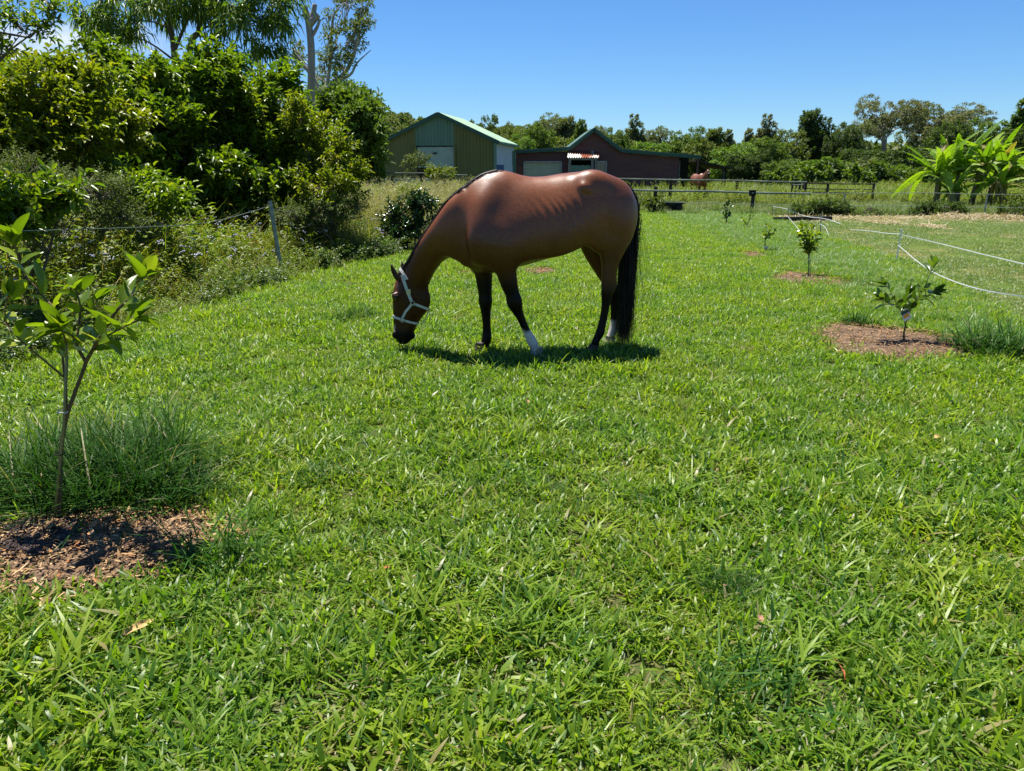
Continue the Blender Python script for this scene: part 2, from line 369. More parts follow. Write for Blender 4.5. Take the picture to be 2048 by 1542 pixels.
mpadg = leafmat('paddock_blades', [(0.0, (0.07, 0.14, 0.022)), (0.6, (0.13, 0.21, 0.035)), (0.9, (0.20, 0.25, 0.07)), (1, (0.40, 0.31, 0.17))], rough=0.45, transl=0.35)
pad_l = lib('paddock_tuft', [tuft(0.22, 120, .02, .06, .006, .011, 15, 75, .3, 90+i, .08) for i in range(4)], mpadg)
X, Y = grid(3, 26, 6, 27, 26, padd_poly)
k = rng.random(len(X)) < np.clip(2.3 - 1.9*vnoise(X, Y*0.7, 0.5, 9) - 0.8*vnoise(X, Y, 1.7, 8) - np.clip((Y-20)/8, 0, 0.9), 0.10, 1)
put('paddock_grass', X[k], Y[k], pad_l, 4, 0.7, 1.2, label='grazed short grass of the paddock behind the white tape', cat='grass')
mmead = leafmat('meadow_blades', [(0.0, (0.07, 0.12, 0.025)), (0.45, (0.13, 0.19, 0.035)), (0.8, (0.21, 0.24, 0.06)), (1, (0.36, 0.31, 0.13))], rough=0.5, transl=0.35, patch=(0.72, 0.85, 0.55), pscale=0.45)
mead_l = lib('meadow_tuft', [tuft(0.35, 130, .25, .62, .009, .018, 2, 42, .5, 110+i, .05) for i in range(5)], mmead)
X, Y = grid(-5, 30, 27.5, 44, 7, None); k = (Y > 30) | (X > 5.5)
X, Y = X[k], Y[k]
put('meadow_grass', X, Y, mead_l, 5, 0.35, 0.8, label='unmown yellow green meadow grass between the rail fences', cat='grass')
X, Y = grid(-8, 75, 44, 95, 1.7, None)
put('far_meadow_grass', X, Y, mead_l, 5, 0.7, 1.7, label='tall olive meadow grass in front of the far trees', cat='grass')

# ---------------- weeds on the left
mweed = leafmat('weed_leaves', [(0.0, (0.08, 0.135, 0.012)), (0.4, (0.15, 0.23, 0.018)), (0.75, (0.25, 0.32, 0.035)), (0.9, (0.30, 0.28, 0.08)), (1, (0.25, 0.16, 0.08))], rough=0.5, transl=0.42, patch=(1.0, 0.86, 0.75), pscale=0.9)
def weed(h, nst, nl, ll, seed, spread=0.18, grass=18):
    r = np.random.default_rng(seed); parts = []
    for s in range(nst):
        b = np.array([r.normal()*spread*.6, r.normal()*spread*.6, 0]); t = b + np.array([r.normal()*spread, r.normal()*spread, h*(0.6+0.5*r.random())])
        u = r.random(nl)*0.95 + 0.05; P = b + (t-b)*u[:, None]
        az = r.random(nl)*6.283; D = np.stack([np.cos(az), np.sin(az), r.normal(0.15, .3, nl)], 1)
        parts.append(leaves(P, D, unit(np.stack([r.normal(0,.3,nl), r.normal(0,.3,nl), np.ones(nl)], 1)), ll*(0.6+0.7*r.random(nl)), ll*0.42, T4, .12, .2, r.random(nl)*0.9))
        side = np.array([0.004, 0.003, 0]); parts.append((np.array([b-side, b+side, t]), [np.array([[0,1,2]])], np.full(3, 0.9)))
    if grass:
        parts.append(tuft(spread*1.3, grass, h*.4, h*1.05, .004, .008, 3, 40, .55, seed+5, .15))
    return join(parts)
weed_l = lib('weed_clump', [weed(.55, 7, 26, .055, 200+i) for i in range(4)] + [weed(.34, 6, 26, .05, 210+i, .2, 8) for i in range(3)] + [tuft(.2, 70, .25, .8, .004, .009, 3, 45, .6, 220+i, .12) for i in range(3)], mweed)
def edge_x(Y): return np.interp(Y, [p[1] for p in lawn_left], [p[0] for p in lawn_left])
X, Y = grid(-15, 1.6, 4.5, 31, 38, weed_poly)
dd = edge_x(Y) - X
k = (dd < 9.5) & (rng.random(len(X)) < np.clip(1.25 - dd/9, .3, 1)); X, Y, dd = X[k], Y[k], dd[k]
sc_ = (0.42 + np.clip(dd, 0, 2.2)*0.60)*(0.7+0.6*rng.random(len(X)))
low = rng.random(len(X)) < np.clip(1.0 - dd/1.2, 0, 1)
pick = np.where(low, rng.integers(4, 7, len(X)), rng.choice(10, len(X), p=[.11]*4+[.05]*3+[.41/3]*3))
scatter('weeds', np.stack([X, Y, X*0], 1), weed_l, rng.random(len(X))*6.283, sc_, pick, tilt=0.12, label='tangle of weeds and rank grass along the wire fence', cat='weeds')
mbord = leafmat('border_leaves', [(0.0, (0.03, 0.07, 0.012)), (0.5, (0.07, 0.13, 0.02)), (0.9, (0.13, 0.19, 0.03)), (1, (0.18, 0.10, 0.05))], rough=0.4, transl=0.3)
bord_l = lib('border_weed', [weed(.30, 9, 30, .045, 250+i, .2, 0) for i in range(4)], mbord)
X, Y = grid(-7.5, 0, 4.5, 18, 30, weed_poly); dd = edge_x(Y) - X; k = (dd > .0) & (dd < 1.0) & (vnoise(X, Y, .8, 33) > .30); X, Y = X[k], Y[k]
scatter('border_weeds', np.stack([X, Y, X*0], 1), bord_l, rng.random(len(X))*6.283, .7+.6*rng.random(len(X)), rng.integers(0, 4, len(X)), tilt=.15, label='dark small leaved ground weeds edging the lawn under the wire fence', cat='weeds')
X, Y = grid(-4, 45, 31, 62, 5, None); k = (vnoise(X, Y*.8, .28, 51) > .52) & (X > gx(1215, Y)); X, Y = X[k], Y[k]
scatter('meadow_weeds', np.stack([X, Y, X*0], 1), weed_l, rng.random(len(X))*6.283, .9+.9*rng.random(len(X)), rng.integers(0, 7, len(X)), tilt=.1, label='patches of leafy weeds standing in the meadow behind the rails', cat='weeds')
mflow = mat('lilac_petals', (0.36, 0.34, 0.46), (0.50, 0.49, 0.55), 30, 0.8)
def flower(seed):
    r = np.random.default_rng(seed); mb = MB()
    for i in range(7):
        c = Vector((r.normal()*.03, r.normal()*.03, r.random()*.02)); V = []
        for z, rd in ((0, .006), (.006, .011), (.012, .007)):
            V += [(c.x + rd*math.cos(a), c.y + rd*math.sin(a), c.z + z) for a in (0.3, 1.6, 2.8, 4.1, 5.2)]
        F = [(j*5+q, j*5+(q+1)%5, (j+1)*5+(q+1)%5, (j+1)*5+q) for j in range(2) for q in range(5)] + [(10,11,12),(10,12,13),(10,13,14)]
        mb.add(V, F)
    return (np.concatenate(mb.V), [np.array(mb.F4), np.array(mb.F3)], np.zeros(mb.n))
fl_l = lib('flower_head', [flower(300+i) for i in range(3)], mflow)
X, Y = grid(-7.5, -1.5, 7, 17, 6, weed_poly); dd = edge_x(Y) - X; k = (dd > .25) & (dd < 2.6); X, Y, dd = X[k], Y[k], dd[k]
zf = 0.34 + np.clip(dd, 0, 1.4)*0.36 + rng.normal(0, .05, len(X))
scatter('weed_flowers', np.stack([X, Y, zf], 1), fl_l, rng.random(len(X))*6.283, 0.6+0.55*rng.random(len(X)), rng.integers(0, 3, len(X)), tilt=.3, label='tiny lilac flower heads dotted over the weeds', cat='flowers')
# seeding grass behind the horse's withers and by the yard
mseed = leafmat('seed_heads', [(0.0, (0.13, 0.20, 0.03)), (0.5, (0.22, 0.26, 0.06)), (.8, (0.34, 0.32, 0.13)), (1, (0.45, 0.38, 0.22))], rough=0.6, transl=0.3)
def seedg(seed):
    r = np.random.default_rng(seed); a = tuft(.18, 60, .35, 1.0, .004, .008, 2, 26, .45, seed, .2)
    n_ = 16; az = r.random(n_)*6.283; P = np.stack([.1*r.normal(size=n_), .1*r.normal(size=n_), np.zeros(n_)], 1); h = .75+.5*r.random(n_)
    D = np.stack([.28*np.cos(az), .28*np.sin(az), np.ones(n_)], 1); st = leaves(P, D, rdir(n_), h, .004, TB, 0, .18, np.full(n_, .9), np.stack([np.cos(az), np.sin(az), -az*0-.6], 1))
    D = unit(D); tip = P + D*h[:, None]*.97 + unit(np.stack([np.cos(az), np.sin(az), -az*0-.6], 1))*h[:, None]*.17
    hd = leaves(np.repeat(tip, 9, 0) + rng.normal(0, .02, (n_*9, 3)) - np.repeat(D, 9, 0)*rng.random((n_*9, 1))*.13, rdir(n_*9, 1.2), rdir(n_*9), .035, .009, T4, 0, .1, np.full(n_*9, .95))
    return join([a, st, hd])
seed_l = lib('seeding_clump', [seedg(320+i) for i in range(4)], mseed)
P_ = []
for (x0, x1, yy0, yy1, n_) in ((700, 960, 16, 27, 420), (560, 740, 14, 21, 110), (540, 1010, 30, 40, 200)):
    for _ in range(n_):
        yy = rng.uniform(yy0, yy1); P_.append((gx(rng.uniform(x0, x1), yy), yy, 0))
P_ = np.array(P_)
k = (edge_x(P_[:, 1]) - P_[:, 0]) > 0.1; P_ = P_[k]
scatter('seeding_grass', P_, seed_l, rng.random(len(P_))*6.283, 0.8+.55*rng.random(len(P_)), rng.integers(0, 4, len(P_)), tilt=.05, label='tall straw tipped seeding grass in front of the green shed', cat='grass')

# ---------------- mulch rings
mchip = leafmat('bark_chips', [(0.0, (0.05, 0.03, 0.02)), (0.35, (0.14, 0.08, 0.038)), (0.7, (0.30, 0.18, 0.085)), (0.86, (0.46, 0.32, 0.17)), (.95, (0.34, 0.17, 0.07)), (1, (0.36, 0.13, 0.04))], rough=0.85, transl=0.0, spec=0.15)
mpel = mat('dark_pellets', (0.05, 0.035, 0.03), (0.09, 0.06, 0.05), 60, 0.8)
msoil = mat('mulch_bed', (0.09, 0.055, 0.03), (0.20, 0.13, 0.08), 18, 0.95, bump=0.8, bscale=60, vec='pos')
mlabs = ['wood chip mulch bed round the foreground sapling', 'large straw brown mulch ring round the tagged sapling', 'thin mulch ring round the bushy yellow green sapling', 'small mulch patch of the sapling with a white tag', 'bare straw coloured patch seen under the horse belly', 'small bare patch showing past the horse chest', 'trampled bare patch in the lawn behind the horse halter', 'faint bare spot in the lawn left of the large mulch ring']
for i, (cx, cy, rx, ry) in enumerate(MUL):
    root = empty('mulch_patch', (cx, cy, 0), mlabs[i], 'mulch')
    V = [(0, 0, .035 if i < 4 else .01)]; 
    for q, rr_ in enumerate((.35, .7, 1.0)):
        for a in np.linspace(0, 2*math.pi, 40, endpoint=False):
            s = rr_*(1 + .10*math.sin(3*a+i*2) + .07*math.sin(7*a+1.7*i) + .05*math.sin(12*a))
            V.append((rx*s*math.cos(a), ry*s*math.sin(a), (.035, .032, .022, .004)[q+1]*(1 if i < 4 else .4)))
    F = [(0, 1+q, 1+(q+1) % 40) for q in range(40)] + [(1+j*40+q, 1+(j+1)*40+q, 1+(j+1)*40+(q+1) % 40, 1+j*40+(q+1) % 40) for j in range(2) for q in range(40)]
    mb = MB().add(V, F); mb.build('mulch_bed', msoil, root, smooth=True)
    n_ = (4200, 6500, 1800, 300, 700, 400, 500, 260)[i]; sz = (.022, .018, .02, .03, .03, .03, .016, .014)[i]
    r_ = np.sqrt(rng.random(n_))*1.04; a = rng.random(n_)*6.283; s = r_*(1 + .10*np.sin(3*a+i*2) + .07*np.sin(7*a+1.7*i) + .05*np.sin(12*a))
    P = np.stack([rx*s*np.cos(a), ry*s*np.sin(a), .012+.028*(1-r_**2)*(1 if i < 4 else .3) + rng.random(n_)*.014 + (.035*vnoise(rx*s*np.cos(a), ry*s*np.sin(a), 9, 40+i)**2 if i < 4 else 0)], 1)
    D = rdir(n_); D[:, 2] *= .25; ch = leaves(P, D, unit(rdir(n_)*.45+np.array([0,0,1])), sz*(.5+2.6*rng.random(n_)**3), sz*(.2+.45*rng.random(n_)**2), TB, 0, .1)
    o = obj('bark_chips', mesh_np('bark_chips', *ch[:2], rnd=ch[2], m=mchip), root); o['kind'] = 'stuff'
    if i == 0:
        mb = MB()
        for _ in range(900):
            q = gp(rng.uniform(20, 160), rng.uniform(1062, 1120)) ; c = Vector((q.x - cx + rng.normal()*.03, q.y - cy + rng.normal()*.03, .045 + rng.random()*.012)); s_ = .006 + .003*rng.random(); az = rng.random()*3.14
            mb.tube([c - Vector((math.cos(az), math.sin(az), 0))*s_, c + Vector((math.cos(az), math.sin(az), 0))*s_], s_*.55, 5)
        o = mb.build('pellets', mpel, root); o['kind'] = 'stuff'
# straw raked along the back of the paddock
mstraw = leafmat('straw', [(0.0, (0.22, 0.16, 0.08)), (0.6, (0.42, 0.34, 0.20)), (1, (0.55, 0.47, 0.31))], rough=0.7, transl=.2)
for j, (x0, x1, py, hgt, lab) in enumerate(((1545, 2048, 438, .05, 'pale dry straw strewn along the back edge of the paddock'), (1870, 1990, 437, .26, 'long low heap of dry straw by the paddock edge in front of the bananas'), (1990, 2046, 439, .22, 'straw heap at the far end of the paddock edge'), (1840, 1880, 455, .14, 'little mound of dry straw on the paddock turf'), (1745, 1795, 447, .09, 'flat smear of straw on the paddock'))):
    n_ = (5200, 1500, 900, 380, 500)[j]; u = rng.random(n_); X = np.empty(n_); Yc = gp(x0, py).y
    X = gx(x0, Yc) + u*(gx(x1, Yc)-gx(x0, Yc)); prof = np.sin(u*np.pi)**.7 * (.7+.3*np.sin(u*9)) if j else np.ones(n_)
    Yv = Yc + rng.normal(0, .5 if j else 1.0, n_); P = np.stack([X, Yv, .02 + hgt*prof*np.exp(-((Yv-Yc)/.55)**2)*rng.random(n_)**.4], 1)
    D = rdir(n_); D[:, 2] *= .3; ch = leaves(P, D, unit(rdir(n_)*.5+np.array([0,0,1])), .10+.15*rng.random(n_), .012+.012*rng.random(n_), TB, 0, .15)
    tag(obj('straw', mesh_np('straw', *ch[:2], rnd=ch[2], m=mstraw)), lab, 'straw', kind='stuff')

# ================================================================== BUILDINGS
mgreenroof = mat('pale_green_roof', (.33, .46, .30), (.25, .37, .24), 1.3, .55, .3)
mroofd = mat('mid_green_roof', (.09, .15, .10), (.07, .12, .08), 3, .5, .3)
mgreentrim = mat('dark_green_trim', (.025, .075, .05), (.035, .09, .06), 4, .5)
molive = mat('olive_steel', (.155, .155, .045), (.13, .13, .04), 2, .55, .3, stretch=(1, 1, .2))
mgreensheet = mat('weathered_green_steel', (.10, .19, .125), (.15, .24, .17), 3, .6, .25, stretch=(3, 3, .15))
mpale = mat('pale_roller_steel', (.42, .50, .42), (.34, .42, .34), 3, .5, .3)
mcream = mat('cream_roller_steel', (.50, .50, .34), (.44, .44, .30), 3, .5, .3)
mzinc = mat('pale_zinc_wall', (.52, .56, .60), (.44, .48, .52), 2, .4, .4)
mblue = mat('blue_sheet', (.05, .10, .24), (.04, .08, .19), 2, .4, .4)
mred = mat('faded_red_paint', (.25, .06, .05), rough=.5)
mboard = mat('brown_weatherboard', (.15, .062, .045), (.105, .046, .036), 1.5, .6, .25, stretch=(.3, 1, 3))
mdark = mat('dark_interior', (.012, .011, .010), rough=.9)
mgrey = mat('grey_weathered_timber', (.24, .24, .20), (.15, .16, .13), 8, .85, .15, stretch=(1, 1, .2), bump=.4)
mrail = mat('old_rail_timber', (.20, .24, .20), (.10, .12, .09), 3, .85, .15, stretch=(.4, 1, 1), bump=.4)
mdarkwood = mat('dark_stained_timber', (.030, .028, .024), (.05, .045, .035), 8, .8, .15, bump=.3)
mrust = mat('rusty_iron', (.62, .58, .50), (.24, .07, .035), .7, .8, .15, detail=3, lo=.46, hi=.52, vec='obj')
mwhitef = mat('grey_white_frame', (.42, .43, .40), rough=.6)
mglass = mat('dark_glass', (.015, .018, .02), rough=.08, spec=.8)
def pleat(p, q, z0, z1, pitch, depth, nrm, m, name, parent, ztop=None, flat=.6):
    """ribbed sheet from p to q (xy) between z0 and z1 or a sloping top"""
    p, q = Vector(p), Vector(q); L_ = (q-p).length; d = (q-p)/L_; nn_ = Vector(nrm); V, F = [], []; n_ = max(1, int(round(L_/pitch))); prof = ((0, 0), (flat, 0), (flat+.12, 1), (.88, 1), (1, 0))
    pts = [(i+a)*L_/n_ for i in range(n_) for a, _ in prof[:-1]]+[L_]; off = [b for i in range(n_) for _, b in prof[:-1]]+[0]
    for s_, o_ in zip(pts, off):
        c = p+d*s_+nn_*o_*depth; t = z1 if ztop is None else ztop(s_/L_)
        V += [(c.x, c.y, z0), (c.x, c.y, t)]
    F = [(2*i, 2*i+2, 2*i+3, 2*i+1) for i in range(len(pts)-1)]
    return MB().add(V, F).build(name, m, parent)
# ---- green shed
SA = R(10.0); S0 = Vector((at(770, 340, 46.0).x, 46.0, 0)); fx = Vector((math.cos(SA), -math.sin(SA), 0)); dx = Vector((math.sin(SA), math.cos(SA), 0))
shed = empty('green_shed', S0, 'green and olive steel farm shed with a pale gable roof and half raised roller door', 'shed')
W_ = 6.85; ze = 3.22; zr = 4.75; DP = 6.0
def sp(u, d_, z=0): v = fx*u+dx*d_; return Vector((v.x, v.y, z))
def ztop(u): return ze+(zr-ze)*(1-abs(u/W_-.5)*2)-.02
nf = -dx*1.0
d0, d1 = 2.10, 4.32                                  # door opening, green bay is a little wider
panels = [(0, .77), (.77, 1.5), (1.5, d0-.18)]
def sheet(u0, u1, z0, m_, name='wall_sheet'): return pleat(sp(u0, 0).xy.to_3d(), sp(u1, 0).xy.to_3d(), z0, 0, .19, .035, nf, m_, name, shed, ztop=lambda t: ztop(u0+(u1-u0)*t))
for u0, u1 in ((0, .65), (.65, 1.3), (1.3, 1.98)): sheet(u0, u1, 0, molive)
for u0, u1 in ((4.33, 5.1), (5.1, 5.9), (5.9, W_)): sheet(u0, u1, 0, molive)
for u0, u1 in ((1.98, 2.75), (2.75, 3.55), (3.55, 4.33)): sheet(u0, u1, hz(292, 46), mgreensheet)
zd0, zd1 = hz(334, 46), hz(294, 46)
mb = MB(); N_ = 16
for i in range(N_):
    z0 = zd0+(zd1-zd0)*i/N_; z1 = zd0+(zd1-zd0)*(i+1)/N_; a, b = sp(2.0, .10), sp(4.32, .10)
    for zz0, zz1, o0, o1 in ((z0, (z0+z1)/2, 0, .03), ((z0+z1)/2, z1, .03, 0)):
        A = a-dx*o0; B = b-dx*o0; C_ = b-dx*o1; D_ = a-dx*o1; mb.add([(A.x, A.y, zz0), (B.x, B.y, zz0), (C_.x, C_.y, zz1), (D_.x, D_.y, zz1)], [(0, 1, 2, 3)])
rd = mb.build('roller_door', mpale, shed)
MB().bar(sp(3.0, .04, zd0+.78), sp(3.25, .04, zd0+.78), .05, .09).build('handle', mdark, rd); MB().bar(sp(2.0, .07, zd0), sp(4.32, .07, zd0), .05, .09).build('bottom_rail', mpale, rd)
for u in (1.96, 4.36): MB().bar(sp(u, -.05, 0), sp(u, -.05, zd1+.1), .1, .08, up=(0, 1, 0)).build('door_jamb', molive, shed)
pleat(sp(W_, 0), sp(W_, DP), 1.9, ze-.1, .2, .03, fx, mzinc, 'side_wall', shed); pleat(sp(W_, .0), sp(W_, 2.2), 0, 1.9, .35, .05, fx, mblue, 'side_cladding', shed); pleat(sp(W_, 2.2), sp(W_, DP), 0, 1.9, .35, .05, fx, mzinc, 'side_wall', shed)
pleat(sp(0, 0), sp(0, DP), 0, ze-.1, .2, .03, -fx, molive, 'side_wall', shed); pleat(sp(0, DP), sp(W_, DP), 0, 0, .25, .03, dx, molive, 'rear_wall', shed, ztop=lambda t: ztop(W_*t))
MB().bar(sp(W_-.06, -.05, 0), sp(W_-.06, -.05, ze-.1), .18, .10, up=(0, 1, 0)).build('corner_trim', mgreensheet, shed)
for sgn in (-1, 1):                                       # roof slopes of ribbed sheet
    V, F = [], []; u_e = W_/2+sgn*(W_/2+.22); ze_ = ze-.10; nr_ = 34
    for i in range(nr_+1):
        d_ = -.2+(DP+.4)*i/nr_; up_ = .03 if i % 3 == 0 else 0
        a = sp(W_/2, d_, zr+.03+up_); b = sp(u_e, d_, ze_+.03+up_); V += [tuple(a), tuple(b)]
    F = [(2*i, 2*i+2, 2*i+3, 2*i+1) for i in range(nr_)]
    o = MB().add(V, F).build('roof', mgreenroof, shed); q_ = o.modifiers.new('t', 'SOLIDIFY'); q_.thickness = .04
    MB().bar(sp(W_/2, -.24, zr-.02), sp(u_e, -.24, ze_-.02), .04, .20, up=(0, 0, 1)).build('barge_board', mgreentrim, shed)
    MB().bar(sp(u_e+sgn*.06, -.2, ze_-.02), sp(u_e+sgn*.06, DP+.2, ze_-.02), .11, .10).build('gutter', mgreensheet, shed)
MB().box(tuple(Vector((0, 0, 0))), (.01, .01, .01)) 
# clutter in the dark under the door: a trailer-like low bed
# ---- brown house, broad gabled weatherboard front
HY = 52.0
def hx(px, z=2.5): return (px-1024)/FPX*(HY*math.cos(PITCH)-(z-EYE)*math.sin(PITCH))
house = empty('weatherboard_house', (0, HY, 0), 'long dark brown weatherboard house with green roof edge and steep centre gable', 'house')
prof = [(1022, 305), (1138, 298), (1186, 260), (1242, 302), (1400, 315)]
PX = [hx(a) for a, _ in prof]; PZ = [hz(b, HY) for _, b in prof]
xl, xr = hx(1032), hx(1358); xpr = hx(1398)
def ztp(x): return np.interp(x, PX, PZ)
gd = (hx(1049), hx(1122), 0, hz(325, HY)); wd = (hx(1193), hx(1213), 0, hz(323, HY)); aw = (hx(1139), hx(1184), .0, hz(316, HY))
bh = .165; row = 0; z = 0.0; xs = np.linspace(xl, xr, 900)
while z < max(PZ)-.1:
    ok_ = ztp(xs) > z+bh*.9
    if ok_.any():
        a, b = xs[ok_][0], xs[ok_][-1]; seg = [(a, b)]
        for (o0, o1, oz0, oz1) in (gd, wd, aw):
            if z+bh*.3 < oz1:
                ns = []
                for s0, s1 in seg:
                    if o1 <= s0 or o0 >= s1: ns.append((s0, s1)); continue
                    if o0 > s0: ns.append((s0, o0))
                    if o1 < s1: ns.append((o1, s1))
                seg = ns
        for s0, s1 in seg:
            V = [(s0, -.035, z+.003), (s1, -.035, z+.003), (s1, -.008, z+bh), (s0, -.008, z+bh), (s0, 0.03, z+.003), (s1, .03, z+.003), (s1, .03, z+bh), (s0, .03, z+bh)]
            MB().add(V, [(0,1,2,3),(0,4,5,1),(3,2,6,7),(0,3,7,4),(1,5,6,2),(4,7,6,5)]).build('weatherboard', mboard, house)
    z += bh
for i in range(4):
    a, b = (PX[i], PZ[i]), (PX[i+1], PZ[i+1]); ext = .12 if i in (0, 3) else 0
    MB().bar((a[0], -.30, a[1]+.02), (b[0], -.30, b[1]+.02), .05, .24).build('barge_board', mgreentrim, house)
    V = [(a[0], -.33, a[1]+.14), (b[0], -.33, b[1]+.14), (b[0], 7, b[1]+.14), (a[0], 7, a[1]+.14)]
    o = MB().add(V, [(0, 1, 2, 3)]).build('roof', mroofd, house); q_ = o.modifiers.new('t', 'SOLIDIFY'); q_.thickness = .06; q_.offset = -1
MB().box((xl, .04, 0), (xl+.1, 7, PZ[0])).build('side_wall', mboard, house); MB().box((xl+.1, 6.9, 0), (xr, 7, 2.9)).build('rear_wall', mboard, house)
mb = MB().box((xr-.05, .04, 0), (xr, 3.0, ztp(xr)-.1)); mb.build('porch_side_wall', mdark, house)
pw = MB().box((xr, 2.9, 0), (xpr, 3.0, 2.75)).build('porch_wall', mdarkwood, house)
MB().box((hx(1358)+.05, 2.82, .0), (hx(1370)+.2, 2.88, 2.15)).build('porch_door', mglass, house); MB().bar((hx(1370)+.28, 2.8, 0), (hx(1370)+.28, 2.8, 2.2), .09, .06, up=(0,1,0)).build('door_frame', mwhitef, house); MB().bar((hx(1358)+.05, 2.8, 2.2), (hx(1370)+.3, 2.8, 2.2), .06, .09).build('door_frame', mwhitef, house)
MB().bar((xpr-.08, -.1, 0), (xpr-.08, -.1, ztp(xpr)-.05), .12, .12, up=(0, 1, 0)).build('porch_post', mboard, house)
# garage door
mb = MB(); N_ = 14
for i in range(N_):
    z0 = gd[3]*i/N_; z1 = gd[3]*(i+1)/N_; zm = (z0+z1)/2
    for za, zb, oa, ob in ((z0, zm, .07, .04), (zm, z1, .04, .07)): mb.add([(gd[0], oa, za), (gd[1], oa, za), (gd[1], ob, zb), (gd[0], ob, zb)], [(0, 1, 2, 3)])
mb.build('roller_door', mcream, house)
for a, b in (((gd[0]-.03, -.05, 0), (gd[0]-.03, -.05, gd[3]+.05)), ((gd[1]+.03, -.05, 0), (gd[1]+.03, -.05, gd[3]+.05))): MB().bar(a, b, .08, .06, up=(0, 1, 0)).build('door_frame', mwhitef, house)
MB().bar((gd[0]-.06, -.05, gd[3]+.04), (gd[1]+.06, -.05, gd[3]+.04), .06, .08).build('door_frame', mwhitef, house)
MB().box((wd[0], .05, 0), (wd[1], .07, wd[3])).build('glass_door', mglass, house)
for X_1 in (wd[0], wd[1]): MB().bar((X_1, -.05, 0), (X_1, -.05, wd[3]), .07, .06, up=(0, 1, 0)).build('door_frame', mwhitef, house)
MB().bar((wd[0]-.03, -.05, wd[3]), (wd[1]+.03, -.05, wd[3]), .06, .07).build('door_frame', mwhitef, house)
# the little lean-to porch with rusty corrugated awning and green picket half wall
x0, x1 = hx(1137), hx(1190); za, zb = hz(306, HY), hz(315, HY); V = []; N_ = 66
for i in range(N_+1):
    t = i/N_; xx = x0-.12+(x1-x0+.3)*t; wv = .035*math.cos(i*2*math.pi/5)
    V += [(xx+.12, -.02, za+.12+wv), (xx-.05, -1.15, zb-.02+wv)]
o = MB().add(V, [(2*i, 2*i+1, 2*i+3, 2*i+2) for i in range(N_)]).build('corrugated_awning', mrust, house); q_ = o.modifiers.new('t', 'SOLIDIFY'); q_.thickness = .012
for px_ in (x0+.02, x1-.28, x1-.03): MB().bar((px_, -1.02, 0), (px_, -1.02, zb-.05), .16, .12, up=(0, 1, 0)).build('awning_post', mgrey, house)
zp = hz(331, HY); nb_ = 11
for i in range(nb_):
    xa = x0+.12+(x1-.38-x0-.12)*i/nb_; w1 = (x1-.5-x0)/nb_*.84; tp = zp+.03*math.sin(i*2.3)
    MB().box((xa, -1.06, .3), (xa+w1, -1.03, tp)).build('picket', mgreensheet, house)
MB().box((x0+.05, .9, 0), (x1-.05, 1.0, 2.8)).build('recess_wall', mdark, house); MB().bar((x0+.02, -1.0, zb-.12), (x1, -1.0, zb-.12), .08, .12).build('awning_beam', mgrey, house)
MB().bar((x0+.1, .5, 1.75), (x1-.4, .5, 1.75), .05, .30).build('inner_sill', mwhitef, house)
MB().box((hx(1026), .3, 0), (xl-.01, .34, 2.35)).build('side_gate', mgreensheet, house)
# lean-to at the right end on two posts
MB().add([(hx(1402), 1.0, hz(319, HY)), (hx(1475), 1.0, hz(335, HY)), (hx(1475), 5.5, hz(335, HY)), (hx(1402), 5.5, hz(319, HY)), (hx(1402), 1.0, hz(323, HY)), (hx(1475), 1.0, hz(338, HY)), (hx(1475), 5.5, hz(338, HY)), (hx(1402), 5.5, hz(323, HY))], [(0,1,2,3),(4,7,6,5),(0,4,5,1),(1,5,6,2),(2,6,7,3),(3,7,4,0)]).build('lean_to_roof', mdarkwood, house)
for px_, y_ in ((1457, 1.1), (1467, 1.6), (1403, 1.1)): MB().bar((hx(px_), y_, 0), (hx(px_), y_, hz(334 if px_ > 1410 else 320, HY)), .13, .13, up=(0, 1, 0)).build('lean_to_post', mdarkwood, house)
# grey green steel fence piece between shed and house, pale trough, yard rails by the shed
ft = empty('steel_fence_panel', (0, 50, 0), 'grey green corrugated fence panel joining the shed to the brown house', 'fence')
pleat((at(1016, 340, 50).x, 0, 0), (at(1031, 340, 50).x, 0, 0), 0, hz(302, 50), .2, .03, (0, -1, 0), mgreensheet, 'wall_sheet', ft)
tr = empty('water_trough', (at(800, 360, 30).x, 30, 0), 'long low grey metal trough in the tall grass before the green shed', 'trough')
xa, xb = at(752, 360, 30).x-tr.location.x, at(862, 360, 30).x-tr.location.x; zt = hz(358, 30)
MB().box((xa, 0, zt-.42), (xb, .55, zt-.05)).build('tub', mzinc, tr); MB().bar((xa-.05, -.03, zt-.02), (xb+.05, -.03, zt-.02), .08, .07).build('rim', mpale, tr)
for xx in (xa+.2, (xa+xb)/2, xb-.2): MB().box((xx-.04, .1, 0), (xx+.04, .4, zt-.42)).build('leg', mdarkwood, tr)

# ================================================================== FENCES
def post_rail(name, Y, posts, rails, label, mat_=None, rad=.055):
    """posts: (px, top_py); rails: [(px0, py0, px1, py1, half height)]"""
    f = empty(name, (0, Y, 0), label, 'fence')
    for px, py in posts: MB().tube([(at(px, py, Y).x, 0, 0), (at(px, py, Y).x+.01, 0, hz(py, Y))], rad, 8).build('post', mat_ or mdarkwood, f)
    for px0, py0, px1, py1, r_ in rails:
        a = at(px0, py0, Y); b = at(px1, py1, Y); a.y = b.y = -.08; n_ = 10
        MB().tube([(a.x+(b.x-a.x)*i/n_, -.08, a.z+(b.z-a.z)*i/n_-.015*math.sin(math.pi*i/n_)) for i in range(n_+1)], r_, 7).build('rail' if r_ > .012 else 'wire', mrail if r_ > .012 else mwire, f)
    return f
mwire = mat('fence_wire', (.26, .30, .25), rough=.6); mtape = mat('white_electric_tape', (.80, .80, .78), (.7, .7, .68), 40, .6); mgalv = mat('galvanised_post', (.30, .33, .28), (.16, .18, .15), 15, .6, bump=.3)
